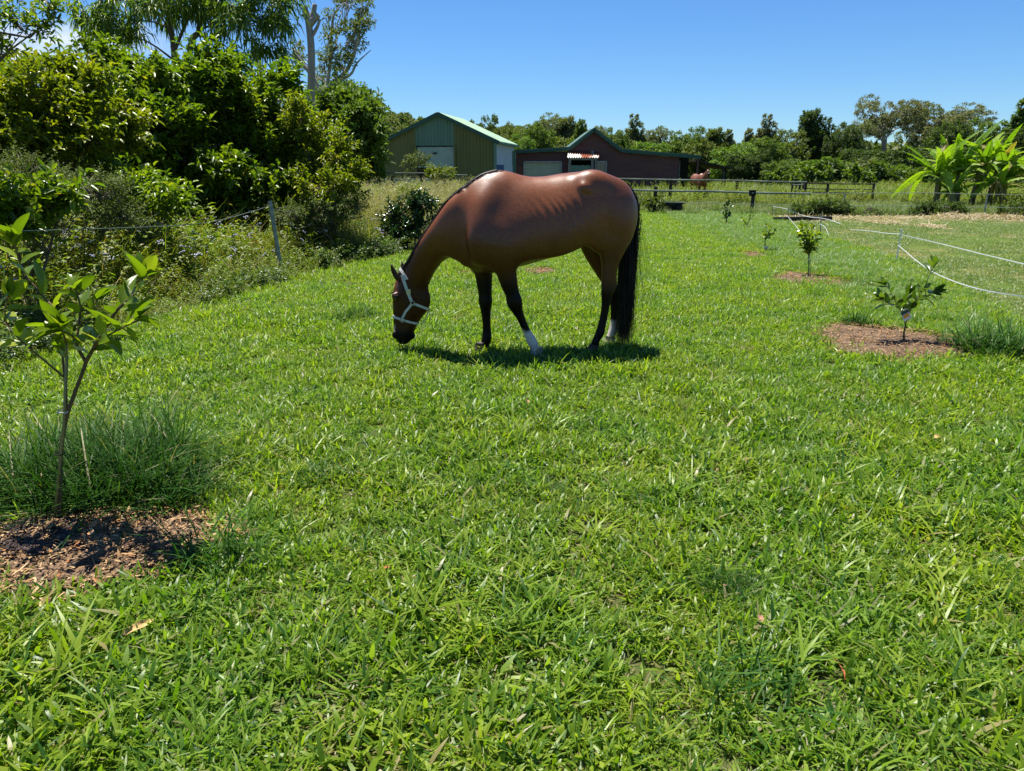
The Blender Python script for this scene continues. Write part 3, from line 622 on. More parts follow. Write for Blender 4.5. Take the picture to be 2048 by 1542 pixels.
post_rail('rail_fence', 29.0, [(1311, 374), (1507, 380)], [(1230, 379, 1411, 382, .04), (1411, 382, 1620, 387, .04), (1232, 401, 1640, 411, .010)], 'nearer green grey rail fence behind the black garden cart', mdarkwood, .07)
post_rail('rail_fence', 38.0, [(1230, 352), (1342, 354), (1475, 357), (1611, 363)], [(1226, 357, 1475, 361, .042), (1475, 361, 1612, 364, .042)], 'farther rail fence in front of the brown house wall', None, .075)
yf = post_rail('yard_rails', 37.0, [(1612, 364), (1656, 366), (1748, 366)], [(1612, 366, 1748, 368, .028), (1612, 377, 1748, 379, .022), (1612, 384, 1748, 386, .030)], 'dark open timber yard panel right of the far rail fence', None, .06)
for o in yf.children:
    if o.name.startswith('rail'): o.data.materials[0] = mdarkwood
post_rail('yard_gate', 40.0, [(1585, 367), (1593, 366), (1600, 366), (1607, 366)], [(1584, 370, 1611, 368, .03), (1584, 380, 1611, 379, .025)], 'small dark timber gate beside the open yard panel')
post_rail('wire_fence', 27.6, [(1690, 386), (1975, 388)], [(1618, 386, 1840, 385, .010), (1840, 385, 2048, 389, .010), (2048, 389, 2200, 391, .010), (1640, 410, 1860, 412, .010), (1860, 412, 2200, 417, .010)], 'white wire fence crossing in front of the banana clump', mgalv, .03)
post_rail('far_gate', 58.0, [(1762, 372), (1790, 374)], [(1755, 373, 1835, 374, .03)], 'pale stay and thin rail near the forked dead wood', mgrey, .05)
post_rail('shed_yard_fence', 27.0, [(784, 352), (843, 353), (888, 352)], [(748, 344, 845, 346, .020), (845, 346, 935, 350, .020)], 'dark sagging rail on posts in front of the green shed', None, .05)
# left boundary fence: star posts and wire
wf = empty('boundary_fence', (0, 0, 0), 'wire boundary fence on grey posts running through the weeds at left', 'fence')
fp = [(-4.95, 5.2, .95), (at(551, 402, 11.7).x, 11.7, hz(402, 11.7)), (at(772, 396, 20.5).x, 20.5, hz(396, 20.5)), (-3.0, 30, 1.0)]
fp[0] = (-5.6, 6.2, 1.15)
for i, (x, y, z) in enumerate(fp):
    mb = MB()
    for a in (0, 2.09, 4.19): mb.bar((x+.018*math.cos(a), y+.018*math.sin(a), 0), (x+.018*math.cos(a)+(.0 if i != 1 else -.09), y+.018*math.sin(a), z), .042, .008, up=(math.cos(a), math.sin(a), 0))
    mb.tube([(x, y, 0), (x+(.0 if i != 1 else -.09), y, z)], .034, 7)
    mb.build('post', mgalv, wf)
def wire(a, b, sag, r_, name, m_, par, n_=14, flat=1.0): 
    a, b = Vector(a), Vector(b); P = [a+(b-a)*i/n_-Vector((0, 0, sag*4*(i/n_)*(1-i/n_))) for i in range(n_+1)]; return MB().tube(P, r_, 5, flat=flat).build(name, m_, par)
p0 = at(0, 463, 6.6); p1 = at(330, 452, 9.6); p2 = at(546, 410, 12.9)
P = spline([tuple(at(-200, 470, 5.5)), tuple(p0), tuple(p1), tuple(at(440, 440, 10.7)), tuple(at(546, 410, 11.7))], 7); MB().tube([tuple(p) for p in P], .0045, 5).build('wire', mwire, wf)
wire((fp[1][0]-.09, fp[1][1], fp[1][2]-.12), (fp[2][0], fp[2][1], fp[2][2]-.1), .18, .004, 'wire', mwire, wf); wire(fp[2], fp[3], .12, .006, 'wire', mwire, wf)
P = spline([tuple(at(380, 560, 9.9)), tuple(at(470, 548, 10.9)), tuple(at(545, 530, 12.8))], 6); MB().tube([tuple(p) for p in P], .004, 5).build('wire', mwire, wf)
# electric tape on tread-in posts
tf = empty('tape_fence', (0, 0, 0), 'sagging white electric tape on thin white step-in posts edging the paddock', 'fence')
tp_ = [(1803, 459, 1792, 523), (1642, 429, 1641, 478), (1577, 415, 1576, 452), (1545, 411, 1546, 436)]
base = []
for px, py, bx, by in tp_:
    g = gp(bx, by); t = at(px, py, g.y); mb = MB().tube([tuple(g), tuple(t)], [.011, .009], 6); mb.tube([tuple(t-Vector((0,0,.03))), tuple(t+Vector((0,0,.012)))], .017, 6)
    for q in (.3, .5, .72, .9): c = g+(t-g)*q; mb.tube([tuple(c), tuple(c+Vector((.035, -.01, .02)))], .006, 5)
    mb.build('step_in_post', mtape if px > 1700 else mgalv, tf); base.append((g, t))
def tape(pts, w_=.0065):
    P = spline([tuple(p) for p in pts], 7); V = []
    for i, p in enumerate(P):
        V += [(p[0], p[1], p[2]-w_), (p[0]+.001, p[1], p[2]+w_)]
    o = MB().add(V, [(2*i, 2*i+2, 2*i+3, 2*i+1) for i in range(len(P)-1)]).build('tape', mtape, tf); q_ = o.modifiers.new('t', 'SOLIDIFY'); q_.thickness = .003; return o
Yb = base[0][0].y
tape([at(1801, 469, Yb), at(1880, 487, 12.5), at(1960, 507, 11.3), at(2048, 528, 10.2), at(2140, 552, 9.3)])
tape([at(1797, 491, Yb), at(1840, 527, 11.4), at(1880, 551, 10.0), at(1950, 576, 9.0), at(2048, 593, 8.4), at(2140, 600, 8.2)])
tape([at(1800, 468, Yb), at(1770, 466, 14.4), at(1742, 462, 15.5), at(1700, 459, 17.0)], .006)
tape([base[1][1]+Vector((0,0,-.08)), at(1660, 440, 17.2), at(1680, 447, 16.0)], .007)
tape([base[1][1]+Vector((0,0,-.22)), at(1650, 455, 17.6), at(1657, 470, 16.9)], .007)
tape([base[2][1]+Vector((0,0,-.05)), at(1600, 429, 22), at(1620, 434, 20.5), base[1][1]+Vector((0,0,-.08))], .007)
tape([base[3][1]+Vector((0,0,-.03)), at(1560, 415, 25), base[2][1]+Vector((0,0,-.05))], .007)
tape([base[2][1]+Vector((0,0,-.25)), at(1590, 450, 20.5), at(1598, 461, 19.3)], .007)
# energiser box on a rod
eb = empty('energiser_box', (at(1505, 385, 28.3).x, 28.3, 0), 'small black electric fence box on a thin rod before the rail fence', 'box')
z0, z1 = hz(392, 28.3), hz(380, 28.3); MB().tube([(-.04, 0, 0), (0, 0, z0)], .018, 6).build('rod', mdarkwood, eb); MB().box((-.11, -.07, z0), (.11, .07, z1-.03)).build('case', mdark, eb); MB().box((-.13, -.09, z1-.03), (.13, .09, z1)).build('lid', mdarkwood, eb); MB().box((-.05, -.076, z0+.10), (.04, -.071, z0+.13)).build('label_plate', mwhitef, eb)
# garden cart
mcart = mat('dark_green_plastic', (.012, .022, .024), (.018, .03, .032), 5, .45); mtyre = mat('rubber', (.02, .02, .02), rough=.8)
CY = 29.6; cc = at(1342, 410, CY); cart = empty('garden_cart', (cc.x, CY, 0), 'black garden dump cart parked in the grass with its handle upright', 'cart', rz=R(8))
s_ = CY/FPX; mb = MB(); tw, bw = 21*s_, 16*s_; zt, zb_ = hz(404, CY), hz(414, CY)
V = [(-bw,-.22,zb_),(bw*.85,-.22,zb_),(bw*.85,.22,zb_),(-bw,.22,zb_),(-tw,-.32,zt),(tw,-.32,zt-.03),(tw,.32,zt-.03),(-tw,.32,zt)]
o = mb.add(V, [(0,3,2,1),(0,1,5,4),(1,2,6,5),(2,3,7,6),(3,0,4,7)]).build('tub', mcart, cart); q_ = o.modifiers.new('t', 'SOLIDIFY'); q_.thickness = .02
mb = MB()
for a, b in ((4,5),(5,6),(6,7),(7,4)): mb.bar(V[a], V[b], .05, .05)
mb.build('rim', mcart, cart)
for x_ in (-bw*.8, bw*.75):
    for y_ in (-.3, .3): MB().tube([(x_, y_-.04, .15), (x_, y_-.035, .15), (x_, y_+.035, .15), (x_, y_+.04, .15)], [.10, .15, .15, .10], 14, up=(0,0,1)).build('wheel', mtyre, cart)
MB().bar((-bw*.8, 0, .18), (bw*.75, 0, .18), .06, .05).build('chassis', mcart, cart)
MB().tube([(-tw-.02, 0, .2), (-tw-.01, 0, .5), (-tw+.04, 0, hz(384, CY))], .014, 6).build('handle', mdarkwood, cart)
MB().tube([(-tw+.04, -.1, hz(384, CY)), (-tw+.04, .1, hz(384, CY))], .018, 6).build('grip', mdarkwood, cart)
# low sleeper border at the paddock corner
g0, g1 = gp(1548, 443), gp(1660, 441); tag(MB().bar((g0.x, g0.y, .07), (g1.x, g1.y, .07), .2, .14).build('timber_sleeper', mdarkwood), 'dark timber sleeper lying on the ground at the paddock corner', 'sleeper')

# ================================================================== TREES
mbark = mat('brown_bark', (.09, .07, .055), (.16, .13, .10), 6, .9, bump=.7, stretch=(1, 1, .25)); mbarkp = mat('pale_gum_bark', (.46, .42, .37), (.27, .24, .21), 3, .8, bump=.4, stretch=(1, 1, .3), lo=.45, hi=.6)
mbarkd = mat('dead_grey_wood', (.38, .33, .28), (.22, .19, .16), 5, .85, bump=.6, stretch=(1, 1, .2))
mtw = mat('green_twig', (.06, .075, .03), (.09, .085, .04), 6, .7)
def crown(blobs, n_, ll, lw, seed, up=.35, inner=.45, T=T4, tipf=.25, nodroop=False):
    """leaf clumps spread on and inside lumpy blobs"""
    r = np.random.default_rng(seed); B = np.array(blobs, float); vol = (B[:, 3]*B[:, 4]*B[:, 5])**(2/3); pk = r.choice(len(B), n_, p=vol/vol.sum()); b = B[pk]
    d = r.normal(size=(n_, 3)); d[:, 2] += up*.6; d = unit(d); rad = inner+(1.05-inner)*r.random(n_)**.45
    # lumps: pull directions towards a few random knots so the surface breaks into clumps with gaps
    kn = unit(r.normal(size=(len(B), 16, 3))); dots = np.einsum('nj,nkj->nk', d, kn[pk]); best = dots.argmax(1); kd = kn[pk, best]
    d2 = unit(d*.50+kd*.50); bump = 1+.22*(dots.max(1)-.78)*2.2
    P = b[:, :3]+d2*b[:, 3:]*(rad*bump)[:, None]
    D = unit(d2*.8+r.normal(size=(n_, 3))*.75+np.array([0, 0, .1])); N = unit(d2*.6+np.array([0, 0, .8])+r.normal(size=(n_, 3))*.5)
    light = r.random(n_)*.75+.25*best/15
    return leaves(P, D, N, ll*(.6+.8*r.random(n_)), lw*(.6+.8*r.random(n_)), T, .15, .2, np.clip(light, 0, 1))
def blobs_in(cx, cz, rx, rz, n_, seed, br=.42, flat=.8, shape='round'):
    r = np.random.default_rng(seed); out = []
    for i in range(n_):
        for _ in range(50):
            p = r.uniform(-1, 1, 3)
            if np.linalg.norm(p) < 1: break
        if shape == 'cone': f = 1-.75*(p[2]*.5+.5); p = np.array([p[0]*f, p[1]*f, p[2]])
        s = br*(.6+.7*r.random())*(1 if shape != 'cone' else 1-.5*(p[2]*.5+.5))
        out.append((cx+p[0]*rx*(1-s*.6), p[1]*rx*(1-s*.6), cz+p[2]*rz*(1-s*.6), s*rx, s*rx, s*rz*flat))
    return out
def limbs(trunk_h, r0, blobs, seed, n_=7, lean=0.0, wig=.06, base_h=.35):
    r = np.random.default_rng(seed); mb = MB(); top = np.array([lean, 0, trunk_h]); tk = spline([(0,0,-.1),(lean*.2+wig*r.normal(),wig*r.normal(),trunk_h*.35),(lean*.6+wig*r.normal(),wig*r.normal(),trunk_h*.7),tuple(top)], 4)
    mb.tube([tuple(p) for p in tk], np.linspace(r0*1.15, r0*.4, len(tk)), 8)
    bl = [blobs[i] for i in r.permutation(len(blobs))[:n_]]
    for b in bl:
        u = base_h+(1-base_h)*r.random(); i = int(u*(len(tk)-1)); s = tk[i]; e = np.array(b[:3]); mid = (s+e)/2+r.normal(size=3)*.08*np.linalg.norm(e-s)+np.array([0, 0, .05])*np.linalg.norm(e-s)
        P = spline([tuple(s), tuple(mid), tuple(e)], 4); mb.tube([tuple(p) for p in P], np.linspace(r0*(.5 if u < .8 else .35), r0*.08, len(P)), 6)
        for _ in range(2):
            j = r.integers(4, len(P)); e2 = e+r.normal(size=3)*np.array(b[3:])*.7; e2 = e+np.clip(e2-e, -.5*b[5], .5*b[5]); mb.tube([tuple(P[j]), tuple((P[j]+e2)/2+r.normal(size=3)*.04), tuple(e2)], [r0*.14, r0*.09, r0*.03], 5)
    return mb
def lmat(nm, dk, md, lt, patch=None, ps=.5, tr=.35, rough=.6): return leafmat(nm, [(0, dk), (.5, md), (.88, lt), (1, tuple(x*1.25 for x in lt))], rough, tr, .4, patch, ps)
mL = dict(dark=lmat('dark_tree_leaves', (.03,.055,.012), (.065,.11,.02), (.12,.17,.032)), mid=lmat('mid_tree_leaves', (.05,.10,.014), (.105,.17,.024), (.18,.24,.04)), bright=lmat('bright_tree_leaves', (.07,.14,.016), (.14,.24,.026), (.22,.32,.045)),
          gum=lmat('gum_leaves', (.08,.11,.04), (.15,.18,.07), (.22,.24,.11)), grey=lmat('grey_tree_leaves', (.09,.105,.05), (.17,.18,.09), (.25,.25,.13)), olive=lmat('olive_tree_leaves', (.06,.095,.018), (.13,.17,.03), (.21,.24,.055)))
proto = {}
def prot(key, bl, n_, ll, lw, th, r0, seed, inner=.45, nl=7, wig=.2, bark=None, lean=0):
    c = crown(bl, n_, ll, lw, seed, inner=inner); mb = limbs(th, r0, bl, seed, nl, lean, wig)
    tm = mesh_np('trunk', np.concatenate(mb.V), [np.array(mb.F3, np.int32).reshape(-1,3), np.array(mb.F4, np.int32).reshape(-1,4)], smooth=True)
    proto[key] = (c, tm, bark)
# prototypes stand 10 units tall
for i in range(3):
    prot('round%d' % i, blobs_in(0, 5.6, 4.0, 4.2, 22, 400+i, .40), 16000, .33, .17, 7.5, .28, 400+i)
    prot('cone%d' % i, blobs_in(0, 5.4, 2.5, 4.6, 20, 410+i, .42, shape='cone'), 12000, .30, .14, 7.0, .20, 410+i)
    prot('gum%d' % i, blobs_in(0, 6.9, 4.2, 2.9, 20, 420+i, .30), 10500, .25, .10, 7.2, .30, 420+i, .55, 16, .35, 'pale')
    prot('bush%d' % i, blobs_in(0, 4.6, 5.2, 4.6, 20, 430+i, .42, .95), 15000, .38, .21, 6, .25, 430+i)
cache = {}
def far_tree(kind, leaf, px, top, width, Y, label, name='tree', group='far trees', sy=None):
    key = (kind, leaf); c, tm, bark = proto[kind]
    if key not in cache:
        cache[key] = mesh_np('crown', c[0], c[1], rnd=c[2], m=mL[leaf])
        if not tm.materials: tm.materials.append(mbarkp if bark or leaf == 'grey' else mbark)
    me = cache[key]; h = hz(top, Y); P = c[0]; pw = np.percentile(P[:, 0], 98)-np.percentile(P[:, 0], 2); ph = np.percentile(P[:, 2], 99.3)
    sz = h/ph; sx = width/FPX*Y/pw
    e = empty(name, (at(px, 340, Y).x, Y, -.05), label, 'tree', group, rz=0); 
    for nm, dm in (('crown', me), ('trunk', tm)):
        o = obj(nm, dm, e); o.scale = (sx, (sx+sz)/2 if sx < sz else sz*.9+sx*.1, sz)
    return e
FT = [  # kind, leaf, px, top, width px, Y, label
 ('round0','dark',968,236,62,92,'rounded dark gum showing just right of the green shed roof ridge'),
 ('bush1','olive',1010,252,60,84,'olive bushy tree filling the gap between shed roof and brown house'),
 ('round1','bright',1040,272,58,76,'fresh green rounded tree low behind the left end of the house roof'),
 ('gum0','gum',1092,229,84,90,'tall grey green gum above the left wing of the brown house'),
 ('round2','mid',1078,250,62,80,'dense mid green tree in front of the tall gum left of the house gable'),
 ('cone0','gum',1130,236,50,88,'feathery gum just left of the brown gable peak'),
 ('cone1','mid',1160,243,40,82,'slim green tree touching the left side of the gable peak'),
 ('gum1','gum',1176,245,60,92,'pale feathery gum top showing over the brown gable peak'),
 ('round1','mid',1225,260,56,80,'mid green tree right behind the slope of the brown gable'),
 ('cone2','gum',1266,232,44,86,'tall pointed grey green gum right of the brown gable'),
 ('bush0','bright',1300,286,80,74,'bright low spreading tree over the middle of the right house roof'),
 ('gum2','gum',1322,254,58,90,'feathery gum standing behind the low bright tree over the house roof'),
 ('round0','mid',1375,258,62,84,'rounded green tree rising over the right third of the house roof'),
 ('bush2','olive',1400,285,70,76,'olive bush above the right end of the house roof'),
 ('cone0','olive',1425,258,44,88,'narrow olive tree just right of the house roof end'),
 ('cone1','gum',1451,262,34,90,'small pointed grey tree above the lean-to roof'),
 ('bush1','bright',1470,290,90,70,'bright green bush tree behind the lean-to posts'),
 ('cone2','grey',1527,232,46,92,'tan grey cone shaped tree standing above the green trees right of the lean-to'),
 ('cone1','grey',1491,260,34,93,'smaller tan grey pointed tree left of the tan cone tree'),
 ('round2','mid',1528,277,84,74,'broad deep green tree below the tan cone tree'),
 ('round0','dark',1497,300,80,68,'dark leafy tree low beside the lean-to'),
 ('bush0','olive',1575,262,64,80,'yellow olive tree right of the tan cone tree'),
 ('cone0','dark',1612,222,50,84,'tall twin topped dark green tree in the middle of the right treeline'),
 ('cone2','dark',1645,238,40,84,'second dark pointed tree right of the twin topped one'),
 ('round1','dark',1680,250,60,80,'dark rounded tree between the pointed dark trees and the big pale gum'),
 ('bush2','bright',1645,318,100,64,'low bright green shrubby tree at the meadow edge under the dark trees'),
 ('bush1','mid',1570,320,84,66,'low leafy mid green tree at the meadow edge beyond the yard panel'),
 ('gum1','grey',1762,190,112,88,'biggest pale limbed gum with a broad grey crown left of the bananas'),
 ('gum0','gum',1700,240,70,86,'smaller gum leaning against the left of the biggest gum'),
 ('bush0','dark',1720,300,90,76,'dark bushy tree at the feet of the biggest gum'),
 ('gum2','gum',1840,206,70,92,'thin topped gum between the two widest grey gums'),
 ('gum0','grey',1900,210,120,90,'wide grey gum directly behind the banana clump'),
 ('round2','dark',1895,245,70,80,'dark tree inside the wide grey gum behind the bananas'),
 ('round1','mid',1940,242,80,82,'mid green tree over the right of the banana clump'),
 ('bush2','dark',1800,300,110,74,'dark thicket tree left behind the bananas'),
 ('bush1','dark',1960,290,130,72,'dark thicket tree right behind the bananas'),
 ('cone1','mid',2030,196,78,86,'tall mid green tree at the right end of the treeline'),
 ('round0','dark',2065,250,110,76,'dark tree below the tall one at the right end of the treeline'),
 ('bush0','mid',1430,300,70,78,'mid green bush tree just behind the house roof end'),
 ('bush2','mid',1350,290,80,82,'green bushy tree between the house roof and the feathery gum'),
 ('bush1','olive',1245,285,80,84,'olive tree filling in low behind the gable right slope'),
 ('bush0','olive',1120,275,90,84,'olive tree low behind the left wing of the house'),
]
for k_ in FT: far_tree(*k_)
# wooded hill and the low wood behind everything
mhill = mat('wooded_hill', (.035, .06, .022), (.07, .095, .035), .05, .9, vec='pos')
hp_ = [(-500, 20), (-330, 24), (-190, 26), (-100, 28), (-62, 26), (-45, 21), (-25, 15), (0, 19), (40, 16), (90, 9), (200, 7), (500, 8)]
V, F = [], []; xs = np.linspace(-450, 500, 120)
for j, (yy, f_) in enumerate(((330, 0.0), (360, .45), (395, .85), (430, 1.0), (520, 1.05))):
    for x_ in xs: V.append((x_, yy+6*math.sin(x_*.05+j), -.5+f_*(np.interp(x_, *zip(*hp_))+1.5*math.sin(x_*.11)+1.0*math.sin(x_*.31+j))))
n_ = len(xs); F = [(j*n_+i, j*n_+i+1, (j+1)*n_+i+1, (j+1)*n_+i) for j in range(4) for i in range(n_-1)]
hill = MB().add(V, F).build('hill', mhill, smooth=True); tag(hill, kind='structure')
sm = [mesh_np('wood_crown', *crown(blobs_in(0, 4.5, 3.6, 4.2, 9, 450+i, .5), 900, 1.25, .75, 450+i)[:2], rnd=rng.random(900*4), m=mL[('gum', 'mid', 'dark', 'gum')[i]]) for i in range(4)]
# crowns keep their own leaf random value
wl = library('wood_crowns', sm)
n_ = 5200; X = rng.uniform(-330, 260, n_); yy = rng.uniform(335, 440, n_); f_ = np.interp(yy, [330, 360, 395, 430, 520], [0, .45, .85, 1, 1.05]); Z = -.5+f_*np.interp(X, *zip(*hp_))
scatter('hill_forest', np.stack([X, yy, Z-1.5], 1), wl, rng.random(n_)*6.28, .55+.55*rng.random(n_), rng.integers(0, 4, n_), label='eucalypt forest covering the low hill beyond the shed', cat='forest')
n_ = 900; X = rng.uniform(-45, 110, n_); yy = rng.uniform(97, 125, n_)
scatter('background_wood', np.stack([X, yy, X*0-.5], 1), wl, rng.random(n_)*6.28, .45+.22*rng.random(n_), rng.integers(0, 3, n_), label='dense wood closing the view behind the separate far trees', cat='forest')
n_ = 420; X = rng.uniform(-4, 75, n_); yy = rng.uniform(60, 76, n_); k = ~((X < 22)); X, yy = X[k], yy[k]
scatter('treeline_undergrowth', np.stack([X, yy, X*0-.3], 1), wl, rng.random(len(X))*6.28, .14+.2*rng.random(len(X)), rng.integers(0, 3, len(X)), label='scrubby undergrowth along the foot of the far trees', cat='undergrowth')

# ---------------- near left: broad leaved shrubs, built twig by twig
def twigs(P, D, ln, nl, ll, lw, r, droop=.18, T=T7, spread=.9, lift=.2):
    """nl leaves in pairs along each twig; returns leaves and thin twig strips"""
    n_ = len(P); D = unit(D); S = unit(np.cross(D, unit(r.normal(size=(n_, 3))+np.array([0, 0, .5])))); ln = np.broadcast_to(ln, (n_,))
    u = np.tile(np.linspace(.25, 1, nl), n_)+r.normal(0, .03, n_*nl); Pr = np.repeat(P, nl, 0)+np.repeat(D*ln[:, None], nl, 0)*u[:, None]
    sgn = np.tile(np.where(np.arange(nl) % 2, 1., -1.), n_); Sr = np.repeat(S, nl, 0); Dr = np.repeat(D, nl, 0); Ur = np.cross(Sr, Dr); q = np.tile((np.arange(nl)//2 % 2), n_)[:, None]
    side = np.where(q > 0, Ur, Sr)*sgn[:, None]; d = unit(side*spread+Dr*.6*(u[:, None]+.3)+np.array([0, 0, lift])+r.normal(0, .22, (n_*nl, 3)))
    N = unit(np.array([0, 0, 1.])+r.normal(0, .38, (n_*nl, 3))+.25*Dr)
    base = np.repeat(r.random(n_), nl)*.6+.4*r.random(n_*nl)
    lf = leaves(Pr, d, N, ll*(.65+.55*r.random(n_*nl)), lw*(.7+.5*r.random(n_*nl)), T, .16, droop*(.4+1.2*r.random(n_*nl)), base, np.array([0, 0, -1]))
    w_ = .004; e = P+D*ln[:, None]; tv = np.stack([P-S*w_, P+S*w_, e], 1).reshape(-1, 3)
    return lf, (tv, [np.arange(n_*3).reshape(-1, 3)], np.full(n_*3, .3))
mgA = leafmat('guava_leaves', [(0, (.05,.105,.008)), (.45, (.12,.19,.012)), (.8, (.20,.26,.018)), (.95, (.28,.29,.02)), (1, (.34,.18,.03))], .34, .5, .42, (.85, .95, .9), .5)
mgB = leafmat('yellowish_guava_leaves', [(0, (.08,.12,.008)), (.45, (.16,.205,.012)), (.8, (.25,.27,.018)), (.95, (.32,.27,.02)), (1, (.38,.18,.03))], .34, .5, .42, (.9, .9, .8), .6)
def shrub(name, label, blobs, ntw, leafm, seed, ll, lw, base, r0=.06, nl=11, tl_=.38, stems=4, bark=None, droop=.2, group=None, inner=.5, cat='shrub', lift=.2):
    r = np.random.default_rng(seed); e = empty(name, base, label, cat, group); B = np.array(blobs, float); B[:, :3] -= np.array(base)
    vol = (B[:, 3]*B[:, 4]*B[:, 5])**(2/3); pk = r.choice(len(B), ntw, p=vol/vol.sum()); b = B[pk]; d = r.normal(size=(ntw, 3)); d[:, 2] += .25; d = unit(d)
    kn = unit(r.normal(size=(len(B), 12, 3))); dots = np.einsum('nj,nkj->nk', d, kn[pk]); kd = kn[pk, dots.argmax(1)]; d = unit(d*.6+kd*.4)
    rad = inner+(1.0-inner)*r.random(ntw)**.5; rad *= 1+.18*(dots.max(1)-.75)*2
    P = b[:, :3]+d*b[:, 3:]*rad[:, None]; D = unit(d+np.array([0, 0, .45])+r.normal(0, .35, (ntw, 3))); P = P-D*tl_*.7
    k = P[:, 2] > .05; P, D = P[k], D[k]
    lf, tw = twigs(P, D, tl_*(.6+.7*r.random(len(P))), nl, ll, lw, r, droop, lift=lift)
    obj('foliage', mesh_np('foliage', lf[0], lf[1], rnd=lf[2], m=leafm), e); obj('twigs', mesh_np('twigs', tw[0], tw[1], rnd=tw[2], m=mtw), e)
    mb = MB()
    for s in range(stems):
        a = r.random()*6.28; b0 = np.array([.25*math.cos(a), .25*math.sin(a), -.05]); bb = B[r.integers(len(B))]; mid = b0*.6+np.array(bb[:3])*.4+np.array([0, 0, .3])
        pth = spline([tuple(b0), tuple((b0+mid)/2+r.normal(0, .08, 3)), tuple(mid), tuple(bb[:3])], 5); mb.tube([tuple(p) for p in pth], np.linspace(r0, r0*.25, len(pth)), 7)
        for _ in range(7):
            j = r.integers(5, len(pth)); q = B[r.integers(len(B))]; t_ = P[r.integers(len(P))]
            if np.linalg.norm(t_-pth[j]) < 2.6: mb.tube([tuple(pth[j]), tuple((pth[j]+t_)/2+r.normal(0, .08, 3)), tuple(t_)], [r0*.35, r0*.25, r0*.08], 5)
    for i in range(0, len(P), 9):
        j = P[i]; c = B[pk[np.flatnonzero(k)[i]]][:3]; mb.tube([tuple(c), tuple((c+j)/2+r.normal(0, .05, 3)), tuple(j)], [.014, .01, .005], 4)
    mb.build('stems', bark or mbark, e, smooth=True); return e
def pb(px, py, Y, rpx, rpz, ry=None):
    c = at(px, py, Y); s = Y/FPX; return (c.x, Y, c.z, rpx*s, ry or rpx*s, rpz*s)
shrub('guava_shrub', 'large glossy leaved shrub left of centre behind the weeds, tallest part of the thicket', [pb(250,225,14,105,85),pb(340,185,14.5,95,70),pb(430,215,15,100,85),pb(520,235,15.4,90,90),pb(380,300,14,130,90),pb(500,340,14.6,120,90),pb(300,340,13.8,100,85),pb(600,300,16,70,90),pb(430,125,15,50,35),pb(250,140,14.8,50,40),pb(560,170,15.4,40,45),pb(200,105,14.4,30,25),pb(420,400,14.4,120,50),pb(560,400,15,90,45)], 3500, mgA, 501, .155, .070, (gx(430, 15), 15, 0), inner=.08)
shrub('guava_shrub', 'yellower leaved shrub at the left edge of the photo with leaves turning orange', [pb(60,215,10.8,95,85),pb(150,190,11.3,80,75),pb(40,290,10.5,90,60),pb(160,275,11,80,70),pb(230,260,11.8,60,60),pb(-60,230,10.7,100,100),pb(100,135,11.5,50,30)], 1500, mgB, 502, .125, .058, (gx(90, 11.5), 11.5, 0), inner=.1)
shrub('guava_shrub', 'low yellow green shrub end of the thicket just left of the shed', [pb(660,320,14.6,55,60),pb(700,360,14.4,40,35),pb(640,380,13.8,60,45),pb(610,250,14.6,40,60)], 620, mgB, 503, .10, .045, (gx(655, 14.6), 14.6, 0), inner=.35)
shrub('broadleaf_bush', 'low broad leaved bush in front of the thicket at the left edge', [pb(50,405,7.6,75,35),pb(130,385,7.8,50,25),pb(-40,420,7.4,80,50),pb(60,440,7.5,50,25)], 230, mgA, 504, .12, .052, (gx(60, 7.7), 7.7, 0), r0=.025, inner=.3, stems=3)
shrub('broadleaf_bush', 'light leaved bush low in the dark gap under the big shrub', [pb(300,385,10.6,60,26),pb(350,405,10.4,50,22),pb(260,360,10.8,40,24)], 190, mgA, 505, .11, .055, (gx(310, 10.6), 10.6, 0), r0=.02, inner=.3, stems=3)
mdry = leafmat('brown_scrub_leaves', [(0, (.05,.07,.018)), (.5, (.11,.14,.03)), (.85, (.17,.23,.04)), (1, (.26,.20,.10))], .7, .25)
shrub('dry_scrub', 'brownish twiggy scrub below the yellower shrub at left', [pb(60,370,8.8,90,45),pb(180,390,9.2,90,45),pb(240,430,9.4,60,35),pb(40,330,9.2,60,30)], 900, mdry, 506, .035, .018, (gx(130, 9.2), 9.2, 0), r0=.012, inner=.2, stems=8, nl=13, tl_=.26)
shrub('dry_scrub', 'brown green scrub under the right end of the thicket', [pb(650,420,13.5,55,30),pb(590,430,13.2,50,25),pb(710,410,14,30,30)], 460, mdry, 507, .045, .022, (gx(640, 13.6), 13.6, 0), r0=.012, inner=.2, stems=6, nl=13, tl_=.28)
# dark mango-like trees at the right end of the thicket
shrub('dark_tree', 'dense very dark tree with a pale trunk line standing left of the shed', [pb(695,262,27,66,62),pb(725,270,26.5,36,58),pb(660,240,28,50,55),pb(695,320,27,62,50),pb(733,320,26.4,28,45),pb(640,300,27.5,45,60)], 1700, mL['mid'], 508, .26, .11, (gx(705, 27.5), 27.5, 0), r0=.16, inner=.5, stems=3, nl=11, tl_=.6, cat='tree')
shrub('dark_tree', 'lighter topped tree rising behind the dark tree beside the shed', [pb(690,215,33,60,42),pb(730,222,32,35,30),pb(655,215,33,45,35)], 620, mL['mid'], 509, .26, .10, (gx(690, 33), 33, 0), r0=.16, inner=.4, stems=3, tl_=.6, cat='tree')
